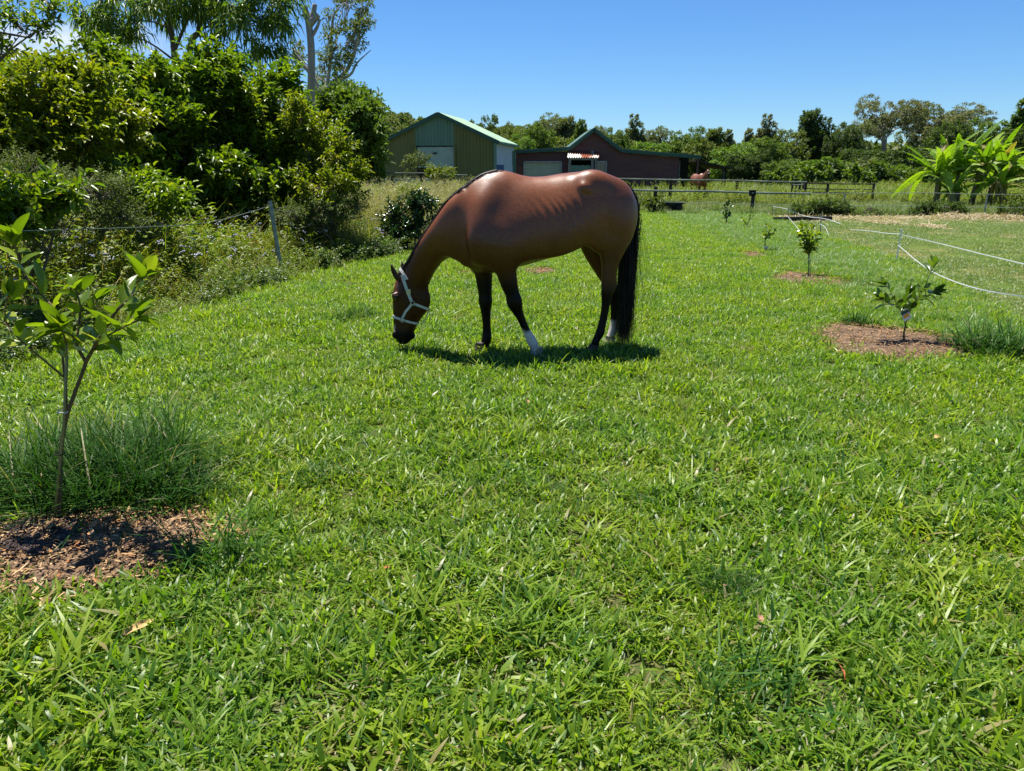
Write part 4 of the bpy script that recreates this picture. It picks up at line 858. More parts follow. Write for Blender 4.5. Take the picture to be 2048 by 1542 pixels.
# long leaved tree over the thicket
shrub('willow_wattle', 'slender tree with long hanging leaves rising above the thicket', [pb(190,18,18.8,45,35),pb(250,60,18.8,40,28),pb(300,10,19,75,35),pb(420,5,19,60,30),pb(480,40,18.8,75,48),pb(560,30,18.8,50,45),pb(540,90,18.8,40,22),pb(350,-60,19,170,60),pb(520,-50,19,90,50),pb(210,50,18.8,60,30),pb(460,110,18.8,40,22)], 760, leafmat('hanging_wattle_leaves', [(0,(.06,.12,.018)),(.5,(.12,.20,.03)),(.9,(.19,.27,.045)),(1,(.28,.31,.05))], .35, .5), 510, .24, .040, (gx(385, 19), 19, 0), r0=.09, inner=.1, stems=0, nl=11, tl_=.52, droop=.75, cat='tree', lift=-.5)
wt = [o for o in bpy.data.objects if o.name.startswith('willow_wattle')][0]; mb = MB()
def pth(pts, r_, mb_, org, k=5, n_=8):
    P = spline([tuple(at(a, b, c)-Vector(org)) for a, b, c in pts], k); mb_.tube([tuple(p) for p in P], np.linspace(r_[0], r_[1], len(P)), n_); return P
og = wt.location.copy()
pth([(350,440,19),(350,250,19),(347,100,19),(335,20,19),(325,-60,19)], (.075,.04), mb, og); pth([(372,440,19.1),(378,120,19.1),(398,60,19.1),(400,-10,19.1),(410,-80,19.1)], (.08,.045), mb, og); pth([(350,100,19),(375,40,19.1),(398,5,19.1)], (.04,.025), mb, og)
for a, b in (((347,95),(300,10)),((345,60),(255,40)),((398,60),(470,40)),((400,20),(520,20)),((335,20),(210,0)),((347,120),(230,60)),((392,70),(470,110)),((470,40),(560,60))): pth([(*a, 19),((a[0]+b[0])/2+8,(a[1]+b[1])/2-6,19),(*b, 18.8)], (.03,.008), mb, og, 3, 5)
mb.build('trunk', mbark, wt, smooth=True)
# upper left: branches of a tree standing outside the photo
shrub('overhanging_branch', 'thin leafy branches reaching in at the top left corner against the sky', [pb(20,30,7.5,45,35),pb(75,50,7.6,45,28),pb(100,10,7.6,35,20),pb(-30,60,7.5,50,60),pb(5,85,7.5,20,22)], 85, mgA, 511, .085, .032, (-7.2, 7.5, 0), r0=.04, inner=.1, stems=2, nl=9, tl_=.30, cat='branch', droop=.3)
# dead trunk and the gum behind it
dt = empty('dead_tree', (gx(622, 24), 24, 0), 'grey dead trunk with broken forked top standing above the thicket', 'tree'); og = dt.location.copy(); mb = MB()
pth([(622,430,24),(621,250,24),(623,150,24),(622,90,24),(617,45,24),(612,22,24)], (.145,.085), mb, og); mb.build('trunk', mbarkd, dt, smooth=True)
for a, b, c, r_ in (((618,45),(626,28),(630,8),.10),((618,48),(632,33),(636,28),.13),((622,75),(634,55),(640,38),.06),((613,30),(611,18),(612,12),.09),((622,150),(600,120),(586,104),.055)):
    mb = MB(); pth([(*a,24),(*b,24),(*c,24)], (r_, r_*.65), mb, og, 4); mb.build('broken_limb', mbarkd, dt, smooth=True)
gt = empty('gum_tree', (gx(655, 30), 30, 0), 'open crowned gum with curving pale limbs right of the dead trunk', 'tree'); og = gt.location.copy(); mb = MB(); rr = np.random.default_rng(77)
pth([(650,430,30),(648,250,30),(650,190,30),(668,165,30)], (.2,.12), mb, og); pth([(668,165,30),(690,145,30),(708,110,30),(718,60,30),(722,20,30)], (.10,.02), mb, og); pth([(668,165,30),(700,150,30),(715,125,30),(742,100,30)], (.07,.012), mb, og); pth([(650,190,30),(660,130,30),(662,80,30),(668,30,30),(690,5,30)], (.08,.015), mb, og); pth([(690,145,30),(672,120,30),(655,110,30)], (.05,.01), mb, og)
pth([(648,200,30),(625,150,30),(605,130,30),(588,105,30),(600,80,30)], (.08,.015), mb, og)
cl = [(660,110,20,12),(685,125,24,14),(655,70,16,14),(700,60,22,14),(722,35,20,12),(690,8,20,9),(715,85,18,10),(720,50,14,10),(670,95,16,10),(648,125,14,10),(705,100,14,8),(735,48,12,10),(675,60,14,8),(600,120,14,12),(594,95,12,10),(700,-10,30,12),(640,150,14,12),(680,150,16,10),(728,10,16,10),(660,30,12,9)]
for (cx_, cy_, a, b) in cl:
    s = (668,165) if cx_ > 650 else (650,190); 
    mid = ((cx_+s[0])/2+rr.normal()*8, (cy_+s[1])/2+rr.normal()*6)
    for _ in range(3): pth([(cx_+(s[0]-cx_)*.35+rr.normal()*5, cy_+(s[1]-cy_)*.35, 30),(cx_+rr.normal()*5, cy_+6, 30+rr.normal()*.3),(cx_+rr.normal()*a*.8, cy_+rr.normal()*b*.8, 30+rr.normal()*.3)], (.025,.006), mb, og, 3, 4)
mb.build('trunk', mbarkp, gt, smooth=True)
bl = [tuple(np.array(pb(a, b, 30+rr.normal()*.5, c, d))-np.array([og.x, og.y, og.z, 0, 0, 0])) for a, b, c, d in cl]
c = crown(bl, 3300, .16, .05, 520, inner=.1); obj('crown', mesh_np('crown', c[0], c[1], rnd=c[2], m=mL['olive']), gt)
# dark young citrus left behind the horse's neck, and low weeds
mcit = leafmat('dark_citrus_leaves', [(0, (.012,.035,.010)), (.6, (.022,.058,.014)), (1, (.045,.095,.02))], .22, .2, .6)
shrub('citrus_bush', 'dark glossy young citrus between the fence and the horse neck', [pb(790,430,15.5,22,22),pb(845,408,15.6,34,20),pb(800,465,15.3,30,28),pb(840,450,15.5,30,28),pb(770,455,15.3,16,14),pb(820,500,15.2,22,16)], 250, mcit, 530, .115, .055, (gx(815, 15.5), 15.5, 0), r0=.022, inner=.2, stems=5, nl=9, tl_=.26)
myw = leafmat('yellow_green_weeds', [(0, (.07,.11,.015)), (.6, (.16,.20,.025)), (1, (.26,.27,.04))], .45, .35)
for (cx_, cy_, Y_, a, b, nt_, lab, mm_) in ((815,395,18,26,22,150,'yellow green weed shrub behind the dark citrus',myw),(1306,402,29,22,16,120,'spiky yellow green weed clump left of the garden cart',myw),(1645,417,27.4,56,17,520,'dark low bush at the paddock corner by the sleeper',mL['dark']),(1880,420,27.6,52,15,520,'wide dark low bush at the foot of the bananas',mL['dark']),(2035,422,27.8,40,13,300,'dark low bush at the far right of the paddock edge',mL['dark']),(1740,428,27.2,40,9,170,'thin green weeds between the dark low bushes on the paddock edge',mL['mid']),(835,322,38,26,20,100,'dead curling creeper tangle on the shed front',mdry),(880,345,24,26,12,120,'yellow flowering weeds poking up before the shed door',myw)):
    q = pb(cx_, cy_, Y_, a, b, .6); shrub('low_bush', lab, [q, (q[0]-q[3]*.5, q[1], q[2]-q[5]*.2, q[3]*.6, .5, q[5]*.8), (q[0]+q[3]*.55, q[1], q[2]-q[5]*.15, q[3]*.5, .5, q[5]*.85)], nt_, mm_, 540+cx_, .10*Y_/27+.02, .045, (q[0], q[1], 0), r0=.015, inner=.15, stems=5, nl=9, tl_=.22)

# ---------------- bananas
mban = leafmat('banana_leaves', [(0, (.11,.21,.012)), (.6, (.19,.32,.02)), (.85, (.28,.38,.04)), (.93, (.38,.36,.05)), (1, (.20,.13,.07))], .5, .5, .35)
mbst = mat('banana_stem', (.20, .17, .10), (.10, .075, .045), 4, .8, stretch=(1, 1, .25), bump=.5)
def banana_leaf(L_, W_1, seed):
    r = np.random.default_rng(seed); V, F, n_ = [], [], 0; prof = lambda u: max(0.0, math.sin(min(1, u*1.02)**.8*math.pi))**.55
    droop = (.25, .9, .45, .7, 1.0)[seed % 5]; N_ = 20
    for i in range(N_):
        u0, u1 = i/N_, (i+.93+.07*(r.random() < .7))/N_
        for sg in (-1, 1):
            tear = r.normal()*.02; q = []
            for u, e in ((u0, 0), (u1, 0), (u1, 1), (u0, 1)):
                w1 = W_1*prof(.06+.94*u)*e; x_ = u*L_; zz = L_*(.55*u-droop*u*u*1.1)-(w1*.35+abs(tear)*e*.7); q.append((x_+tear*e, sg*w1, zz))
            V += q; F.append((n_, n_+1, n_+2, n_+3)); n_ += 4
    for i in range(N_):
        u0, u1 = i/N_, (i+1)/N_
        V += [(u*L_, s_*.018*(1-u*.8), L_*(.55*u-droop*u*u*1.1)+.006) for u in (u0, u1) for s_ in (-1, 1)]; F.append((n_, n_+1, n_+3, n_+2)); n_ += 4
    return V, F
bm_ = []
for i in range(5):
    V, F = banana_leaf(1.7+.3*(i % 3), .15+.015*i, 560+i)
    for j, rv in enumerate((.2+.13*i, .75, .97)): bm_.append((mesh_np('banana_leaf', V, [np.array(F)], rnd=np.full(len(V), rv), m=mban), j))
def banana(px, top, Y, label, nleaf, seed, s=1.0):
    r = np.random.default_rng(seed); zt = hz(top, Y); e = empty('banana_plant', (gx(px, Y), Y, 0), label, 'banana plant', 'banana plants in the clump at right'); hs_ = zt*.52
    lean = r.normal()*.15; MB().tube([(0,0,-.05),(lean*.3,0,hs_*.4),(lean*.7,0,hs_*.8),(lean,0,hs_)], [.15*s,.13*s,.10*s,.06*s], 10).build('stem', mbst, e, smooth=True)
    for i in range(nleaf):
        k = r.integers(5); j = 0 if r.random() < .6 else (1 if r.random() < .8 else 2); o = obj('leaf', bm_[k*3+j][0], e, (lean, 0, hs_-.1*r.random()))
        up = r.random(); o.rotation_euler = (r.normal()*.45, -(-.15+1.25*up), i*2.399+r.normal()*.25); q = s*(.90+.4*r.random()); o.scale = (q, q, q)
    for i in range(4):
        k = r.integers(5); o = obj('dead_leaf', bm_[k*3+2][0], e, (lean*.8, 0, hs_*.85)); o.rotation_euler = (r.normal()*.3, 1.0+.3*r.random(), r.random()*6.28); o.scale = (.55*s, .32*s, .55*s)
for i, a in enumerate(((1872,280,33,'banana plant at the left of the clump with drooping yellowing leaf',11),(1912,275,33.6,'banana plant second from the left in the clump',10),(1940,244,33.2,'tallest banana plant in the middle of the clump with upright leaves',12),(1975,262,34,'banana plant right of the tallest one',10),(2003,300,33.3,'banana plant at the right of the clump reaching out of frame',10),(1900,350,32.4,'short young banana sucker at the front left of the clump',6),(1985,345,32.4,'short young banana sucker at the front right of the clump',6))): banana(*a[:4], a[4]+6, 570+i, .88 if i < 5 else .58)
ds = empty('dead_banana_stump', (gx(1985, 32), 32, 0), 'shaggy pale dead banana leaves hanging at the right of the clump', 'dead plant')
for i in range(9): o = obj('dead_leaf', bm_[(i % 5)*3+2][0], ds, (0, 0, 1.25)); o.rotation_euler = (rng.normal()*.2, 1.15+.25*rng.random(), i*.7); o.scale = (.5, .3, .55)

# ================================================================== HORSES: signed distance body -> one continuous mesh
def surface_nets(F, org, h):
    s = F < 0
    nx, ny, nz_ = F.shape; c = [(i, j, k) for i in (0, 1) for j in (0, 1) for k in (0, 1)]
    def cor(A, i, j, k): return A[i:nx-1+i, j:ny-1+j, k:nz_-1+k]
    cnt = np.zeros((nx-1, ny-1, nz_-1), np.int8)
    for q in c: cnt += cor(s, *q)
    act = np.argwhere((cnt > 0) & (cnt < 8)); idm = -np.ones(cnt.shape, np.int32); idm[tuple(act.T)] = np.arange(len(act))
    acc = np.zeros((len(act), 3)); num = np.zeros(len(act))
    a0 = act.T
    for e in c:
        for ax in range(3):
            if e[ax]: continue
            f = list(e); f[ax] = 1
            va = F[a0[0]+e[0], a0[1]+e[1], a0[2]+e[2]]; vb = F[a0[0]+f[0], a0[1]+f[1], a0[2]+f[2]]
            m = (va < 0) != (vb < 0); t = np.where(m, va/np.where(m, va-vb, 1), 0)
            p = np.array(e, float)[None].repeat(len(act), 0); p[:, ax] = t
            acc += p*m[:, None]; num += m
    V = (act + acc/num[:, None])*h + org
    Q = []
    for ax in range(3):
        o1, o2 = [(1, 2), (2, 0), (0, 1)][ax]
        A = [slice(None)]*3; B = [slice(None)]*3; A[ax] = slice(0, -1); B[ax] = slice(1, None)
        for o in (o1, o2): A[o] = slice(1, -1); B[o] = slice(1, -1)
        sa, sb = s[tuple(A)], s[tuple(B)]
        for inv in (False, True):
            g = np.argwhere((sa & ~sb) if not inv else (~sa & sb))
            if not len(g): continue
            g[:, o1] += 1; g[:, o2] += 1
            def cell(d1, d2):
                k = g.copy(); k[:, o1] -= d1; k[:, o2] -= d2; return idm[tuple(k.T)]
            q = np.stack([cell(1, 1), cell(0, 1), cell(0, 0), cell(1, 0)], 1)
            Q.append(q[:, ::-1] if inv else q)
    return V, np.concatenate(Q)
class Body:
    def __init__(s, lo, hi, h):
        s.h = h; s.lo = np.array(lo, float); s.n = np.ceil((np.array(hi)-s.lo)/h).astype(int)+1
        s.ax = [s.lo[i] + np.arange(s.n[i])*h for i in range(3)]; s.F = np.full(s.n, 0.5, np.float32)
    def sub(s, lo, hi):
        i0 = [max(0, int((lo[i]-s.lo[i])/s.h)-1) for i in range(3)]; i1 = [min(s.n[i], int((hi[i]-s.lo[i])/s.h)+3) for i in range(3)]
        sl = tuple(slice(a, b) for a, b in zip(i0, i1)); g = np.meshgrid(*[s.ax[i][sl[i]] for i in range(3)], indexing='ij')
        return sl, g
    def blend(s, sl, d, k):
        a = s.F[sl]; hh = np.maximum(k-np.abs(a-d), 0)/k
        s.F[sl] = np.minimum(a, d) - hh*hh*k*0.25
    def chain(s, pts, k=0.035, dens=4):
        """pts: (x, y, z, in-plane radius, lateral radius)"""
        P = spline(pts, dens)
        D = None; lo = P[:, :3].min(0)-P[:, 3:].max()-.08; hi = P[:, :3].max(0)+P[:, 3:].max()+.08
        sl, (X, Y, Z) = s.sub(lo, hi)
        for a, b in zip(P[:-1], P[1:]):
            ab = b[:3]-a[:3]; t = ((X-a[0])*ab[0]+(Y-a[1])*ab[1]+(Z-a[2])*ab[2])/max(ab@ab, 1e-9); t = np.clip(t, 0, 1)
            ri = a[3]+(b[3]-a[3])*t; rl = a[4]+(b[4]-a[4])*t
            vx = X-a[0]-ab[0]*t; vy = Y-a[1]-ab[1]*t; vz = Z-a[2]-ab[2]*t
            q = np.sqrt((vx*vx+vz*vz)/(ri*ri)+vy*vy/(rl*rl)); d = (q-1)*np.minimum(ri, rl)
            D = d if D is None else np.minimum(D, d)
        s.blend(sl, D.astype(np.float32), k)
    def ell(s, c, r, k=0.05, rot=0.0, sign=1):
        m = max(r)+.1; sl, (X, Y, Z) = s.sub(np.array(c)-m, np.array(c)+m)
        x = (X-c[0])*math.cos(rot)+(Z-c[2])*math.sin(rot); z = -(X-c[0])*math.sin(rot)+(Z-c[2])*math.cos(rot)
        q = np.sqrt((x/r[0])**2+((Y-c[1])/r[1])**2+(z/r[2])**2); d = ((q-1)*min(r)).astype(np.float32)
        if sign > 0: s.blend(sl, d, k)
        else:
            a = s.F[sl]; d = -d; hh = np.maximum(k-np.abs(a-d), 0)/k; s.F[sl] = np.maximum(a, d)+hh*hh*k*0.25
    def trunk(s, X0, top, bot, wid, tap, k=0.05):
        xs = np.array(X0); dn = np.linspace(xs[0], xs[-1], 240)
        def sm(v):
            v = np.interp(dn, xs, v); kk = np.hanning(19); kk /= kk.sum(); return np.convolve(np.pad(v, 9, 'edge'), kk, 'valid')
        T, Bm, W, K = sm(top), sm(bot), sm(wid), sm(tap)
        sl, (X, Y, Z) = s.sub((xs[0]-.1, -.5, min(bot)-.1), (xs[-1]+.1, .5, max(top)+.1))
        xc = np.clip(X, xs[0], xs[-1]); t_, b_, w_, k_ = [np.interp(xc, dn, v) for v in (T, Bm, W, K)]
        c = (t_+b_)/2; h_ = (t_-b_)/2; u = (Z-c)/h_; w_ = w_*(1-k_*np.clip(u, -.6, 1.2)); ex = (X-xc)/0.055
        q = (np.abs(u)**2.15+np.abs(Y/w_)**2.15)**(1/2.15); q = np.sqrt(q*q+ex*ex); d = (q-1)*np.minimum(h_, w_)
        s.blend(sl, d.astype(np.float32), k)
    def mesh(s):
        F = s.F; F = F.copy()
        for _ in range(1):
            G = F.copy(); G[1:-1,1:-1,1:-1] = (F[1:-1,1:-1,1:-1]*2+F[:-2,1:-1,1:-1]+F[2:,1:-1,1:-1]+F[1:-1,:-2,1:-1]+F[1:-1,2:,1:-1]+F[1:-1,1:-1,:-2]+F[1:-1,1:-1,2:])/8; F = G
        return surface_nets(F, s.lo, s.h)
HPSI = R(15); HO = Vector((0.36, 6.50, 0))
HM = Matrix.Translation(HO) @ Matrix.Rotation(HPSI, 4, 'Z'); HI = HM.inverted()
def hp(px, py, yo=0.0):
    """photo pixel -> point of the horse's own frame on its vertical plane y = yo, and metres per pixel there"""
    o = HI @ Vector((0, 0, EYE)); d = HI.to_3x3() @ ray(px, py); t = (yo-o.y)/d.y; p = o+d*t
    return p.x, p.z, t/FPX
B_ = Body((-1.68, -.42, -.03), (1.22, .58, 1.72), 0.0095)
HL = .36                                                   # the head is swung a little away from the camera
def neck_off(px): return float(np.interp(px, [812, 836, 846, 863, 882, 902, 920, 940, 962], [HL, HL*.93, HL*.8, HL*.6, HL*.4, HL*.22, HL*.1, HL*.03, 0]))
st = [(930,405,515,.08,0),(945,384,533,.14,.38),(965,364,541,.178,.42),(985,353,543,.215,.42),(1003,345,540,.245,.40),(1020,347,535,.262,.36),(1040,352,531,.275,.28),(1062,354,526,.270,.20),(1091,352.5,518,.270,.17),(1121,347,507,.268,.15),(1150,344,495,.262,.14),(1172,342,484,.265,.10),(1190,342.5,476,.265,.10),(1209,348,482,.26,.12),(1228,358,490,.245,.14),(1246,371,480,.20,.10),(1257,390,462,.12,.0)]
xs_, tp_, bt_ = [], [], []
for px, a, b, w_, k_ in st:
    x, z, _ = hp(px, a); x2, z2, _ = hp(px, b); xs_.append((x+x2)/2); tp_.append(z); bt_.append(z2)
B_.trunk(xs_, tp_, bt_, [s[3] for s in st], [s[4] for s in st])
def hc(rows, yo, dy=None, rat=0.8):
    out = []
    for i, rw in enumerate(rows):
        y = yo if dy is None else yo+dy[i]; x, z, s = hp(rw[0], rw[1], y); r = rw[2]*s; out.append((x, y, z, r, r*(rw[3] if len(rw) > 3 else rat)))
    return out
# neck, head
B_.chain(hc([(988,444,82,.32),(962,452,80,.32),(940,458,68,.33),(921,463,55.5,.36),(903,470,45,.41),(883,483,36,.49),(864,501,31,.58),(848,525,28.5,.66),(837,546,28,.70)], 0, [neck_off(q) for q in (988,962,940,921,903,883,864,848,837)]), k=.06, dens=3)
B_.chain(hc([(826,548,24,.72),(822,572,32,.66),(821,594,35,.60),(819,612,33,.56),(814,632,27,.54),(809.5,650,22.5,.56),(807.5,664,20,.64),(807,672,17,.72)], HL), k=.045, dens=3)
def el(px, py, yo, rx, ry, rz, k=.05, rot=0, sign=1):
    x, z, s = hp(px, py, yo); B_.ell((x, yo, z), (rx*s, ry, rz*s), k, R(rot), sign)
el(841, 601, HL-.045, 20, .035, 26, .03); el(841, 601, HL+.045, 20, .035, 26, .03)          # jowls
el(790, 592, HL-.062, 7, .022, 7, .02); el(790, 592, HL+.062, 7, .022, 7, .02)              # eye sockets
el(812, 610, HL-.075, 4, .010, 26, .015, 12); el(812, 610, HL+.075, 4, .010, 26, .015, 12)  # cheek crest
el(790, 670, HL-.040, 6, .018, 8, .012); el(790, 670, HL+.040, 6, .018, 8, .012)            # nostril wings
el(788.5, 671, HL-.062, 2.2, .012, 3.6, .006, 20, -1); el(788.5, 671, HL+.062, 2.2, .012, 3.6, .006, 20, -1)
el(824, 672, HL, 7, .035, 6, .02)                                                       # chin
# legs
B_.chain(hc([(1008,490,40,.62),(1008,515,32,.62),(1012,538,22,.75),(1018,566,17.5,.8),(1025,588,14.5,.85),(1029,604,16,.9),(1034,619,11.5,.85),(1040,632,8.8,.8),(1050,655,7.8,.8),(1058,672,9.0,.85),(1064.5,684,10.4,.9),(1069,694,8.6,.9),(1072,704,8.5,1)], -.15, [-.02,-.01,0,0,0,0,0,0,0,0,0,0,0]), k=.045)
B_.chain(hc([(962,500,36,.6),(965,522,27,.7),(967,542,19,.8),(969,570,15.5,.85),(970.5,590,13.5,.9),(971,603,14,.95),(971.5,618,11,.9),(972.5,634,9,.85),(973.5,656,8.5,.85),(974,668,9.3,.9),(973,679,10.2,.95),(969,689,8.4,.95),(964,698,8.5,1)], .17), k=.045)
B_.chain(hc([(1216,425,52,.45),(1222,462,44,.5),(1224,492,30,.6),(1221,520,20,.7),(1218,545,15.5,.75),(1215,566,12.5,.85),(1214,584,12.2,.85),(1213,598,10.4,.85),(1211,613,8.6,.85),(1207,636,7.8,.9),(1203,654,8.2,.95),(1200,665,9,1),(1195,675,7.6,1),(1190,686,7.8,1)], -.15, [.02]+[0]*13), k=.05)
B_.chain(hc([(1225,554,5,.8),(1228,567,6.5,.9),(1222,582,6.5,.9)], -.15), k=.03)
B_.chain(hc([(1196,462,46,.45),(1194,492,32,.55),(1198,520,21,.65),(1210,548,15.5,.75),(1222,570,12,.8),(1227,584,11,.85),(1228.5,600,9,.85),(1228.5,622,7.6,.9),(1228,642,7.4,.9),(1227,656,8.6,1),(1224.5,665,8.6,1),(1221,674,7.8,1)], .13), k=.05)
# muscle relief
[B_.chain([(*[hp(988,392,s_*.06)[0]], s_*.065, hp(988,392,s_*.06)[1], .09, .06), (hp(972,420,s_*.12)[0], s_*.122, hp(972,420,s_*.12)[1], .125, .075), (hp(962,478,s_*.17)[0], s_*.178, hp(962,478,s_*.17)[1], .115, .075), (hp(962,505,s_*.14)[0], s_*.135, hp(962,505,s_*.14)[1], .09, .07)], .08, 16) for s_ in (-1, 1)]     # scapula and shoulder
el(1012, 478, -.185, 40, .055, 34, .06, 20)                                              # triceps
el(957, 505, .13, 24, .07, 34, .05)            # point of shoulder
el(1172, 378, -.215, 13, .032, 9, .04, -30); el(1172, 378, .215, 13, .032, 9, .04, -30)  # point of hip
el(1190, 368, -.13, 40, .10, 26, .06, -12); el(1190, 368, .13, 40, .10, 26, .06, -12)    # croup
el(1238, 425, -.115, 34, .105, 60, .05, 8); el(1238, 425, .115, 34, .105, 60, .05, 8)    # quarter
el(1194, 470, -.185, 18, .05, 30, .05, 15)                                               # stifle
el(1158, 420, -.335, 17, .055, 50, .06, -28, -1)                                         # flank hollow

el(1120, 470, -.22, 70, .06, 40, .07, 12)                                                # belly
# ribs
sl, (X_, Y_, Z_) = B_.sub((-.35, -.42, .85), (.75, .42, 1.5))
rx0, rz0, s0_ = hp(1122, 420, -.26); uu = (X_-rx0)+.55*(Z_-rz0)
uu = uu+.012*np.sin(uu*23); mk = np.exp(-(np.abs(uu)/.24)**4)*np.exp(-((Z_-rz0+.02)/.115)**4)*(np.abs(Y_) > .12)
B_.F[sl] += (0.0030*np.cos(uu*2*math.pi/.072)*mk).astype(np.float32)
HV, HQ = B_.mesh()
# coat colours: bay body, black points, white socks; lower-body shade painted in
def sstep(a, b, x): t = np.clip((x-a)/(b-a), 0, 1); return t*t*(3-2*t)
x, y, z = HV.T
def hxz(px, py, yo): a = hp(px, py, yo); return a[0], a[1]
brown = np.array([.185, .054, .012]); dark = np.array([.005, .0035, .003]); deep = np.array([.13, .042, .016]); white = np.array([.62, .56, .52])
nn = vnoise(x, z, 3.0, 21)*.6+vnoise(x+y, z, 9.0, 22)*.4
nn = nn*.8+.2*vnoise(x+z, y*2+z, 28.0, 25); col = brown[None]*(0.62+.72*nn[:, None]); 
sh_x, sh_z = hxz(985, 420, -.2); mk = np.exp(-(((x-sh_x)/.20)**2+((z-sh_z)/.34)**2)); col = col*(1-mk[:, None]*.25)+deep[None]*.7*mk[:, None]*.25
col = col*(1-.56*sstep(1.25, .85, z))[:, None]  # shade of flank, lower neck and belly put into the coat colour
frontx = hxz(1060, 600, -.15)[0]; leg = z < 1.0
bl = np.where(x < frontx, sstep(.86, .60, z), sstep(.72, .50, z)); head = (x < hxz(866, 600, HL)[0])
bl = np.where(head, sstep(hxz(800, 640, HL)[1], hxz(800, 668, HL)[1], z)*.95, bl)
col = col*(1-bl[:, None])+dark[None]*bl[:, None]
hd = head*sstep(hxz(800, 520, HL)[1], hxz(800, 575, HL)[1], z)*sstep(hxz(800, 655, HL)[1], hxz(800, 640, HL)[1], z); col = col*(1-.45*hd[:, None])
# white socks on the near fore and far hind
s1 = (x > hxz(1030, 650, -.15)[0]) & (x < hxz(1120, 650, -.15)[0]) & (y < 0); m1_ = sstep(hxz(1050, 661, -.15)[1]+.02, hxz(1050, 664, -.15)[1]-.01, z+.03*np.sin(x*60)*.4+.12*(x-hxz(1056, 661, -.15)[0]))*s1
s2 = (x > hxz(1180, 650, .13)[0]) & (y > 0); m2_ = sstep(hxz(1228, 638, .13)[1]+.01, hxz(1228, 642, .13)[1]-.01, z)*s2
for mm_ in (m1_, m2_): col = col*(1-mm_[:, None])+white[None]*mm_[:, None]
sx_, sz_ = hxz(787, 568, HL); mk = np.exp(-(((x-sx_)/.035)**2+((z-sz_)/.06)**2)); col = col*(1-.6*mk[:, None])+np.array([.30, .09, .03])*.6*mk[:, None]
sn = (np.abs(y-HL) < .028)*sstep(hxz(786, 640, HL)[0]+.05, hxz(786, 640, HL)[0]+.02, x)*sstep(hxz(786, 648, HL)[1]+.01, hxz(786, 652, HL)[1], z)*sstep(hxz(786, 674, HL)[1], hxz(786, 668, HL)[1], z); col = col*(1-.6*sn[:, None])+np.array([.5, .40, .36])*.6*sn[:, None]
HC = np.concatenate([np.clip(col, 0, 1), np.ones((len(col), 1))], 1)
m, n, o_ = newmat('bay_coat')
a_ = n.nodes.new('ShaderNodeAttribute'); a_.attribute_name = 'coat'
t_ = noise(n, 230, 4, .7, vec='obj', stretch=(.3, 1, .6)); r_ = ramp(n, [(.3, (.50, .48, .46)), (.7, (1.45, 1.40, 1.32))]); n.links.new(t_.outputs[0], r_.inputs[0])
p_ = n.nodes.new('ShaderNodeBsdfPrincipled'); n.links.new(mix(n, a_.outputs['Color'], r_.outputs[0], 1, 'MULTIPLY'), p_.inputs['Base Color'])
p_.inputs['Roughness'].default_value = .40; p_.inputs['Specular IOR Level'].default_value = .48
sp_ = n.nodes.new('ShaderNodeSeparateColor'); n.links.new(a_.outputs['Color'], sp_.inputs[0]); mr_ = n.nodes.new('ShaderNodeMapRange'); mr_.inputs[1].default_value = .01; mr_.inputs[2].default_value = .12; mr_.inputs[3].default_value = .14; mr_.inputs[4].default_value = .50; n.links.new(sp_.outputs[0], mr_.inputs[0]); n.links.new(mr_.outputs[0], p_.inputs['Specular IOR Level'])
b_ = n.nodes.new('ShaderNodeBump'); b_.inputs['Strength'].default_value = .25; b_.inputs['Distance'].default_value = .004; n.links.new(t_.outputs[0], b_.inputs['Height'])
t2_ = noise(n, 16, 4, .6, vec='obj'); b2 = n.nodes.new('ShaderNodeBump'); b2.inputs['Strength'].default_value = .22; b2.inputs['Distance'].default_value = .004; n.links.new(t2_.outputs[0], b2.inputs['Height']); n.links.new(b2.outputs[0], b_.inputs['Normal'])
n.links.new(b_.outputs[0], p_.inputs['Normal']); n.links.new(p_.outputs[0], o_.inputs[0]); mcoat = m
mhair = mat('black_hair', (.007, .005, .005), (.020, .012, .009), 30, .5, .3, stretch=(1, 1, .1))
mhoof = mat('hoof_horn', (.06, .045, .035), (.11, .085, .07), 20, .5, stretch=(1, 1, .2)); mhoofw = mat('pale_hoof', (.45, .36, .28), (.34, .27, .21), 20, .5)
meye = mat('eye', (.008, .006, .006), rough=.05, spec=.8); mstrap = mat('white_webbing', (.62, .62, .58), (.50, .50, .47), 60, .75, bump=.4, bscale=300); mmetal = mat('buckle_metal', (.5, .5, .48), rough=.3, metal=1)
mearin = mat('ear_skin', (.30, .16, .13), rough=.8)
horse = empty('horse', HO, 'large bay horse in a white halter grazing on the lawn with one white fore sock', 'horse', rz=HPSI)
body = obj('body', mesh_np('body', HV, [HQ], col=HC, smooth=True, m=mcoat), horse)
bvh = BVHTree.FromPolygons([tuple(v) for v in HV], [tuple(int(i) for i in q) for q in HQ])
def toface(px, py, side=-1):
    o = HI @ Vector((0, 0, EYE)); d = (HI.to_3x3() @ ray(px, py)).normalized(); h = bvh.ray_cast(o, d)
    if h[0] is None:
        q = hp(px, py, HL); h = bvh.find_nearest(Vector((q[0], HL+side*.08, q[1])))
    return h[0], h[1]
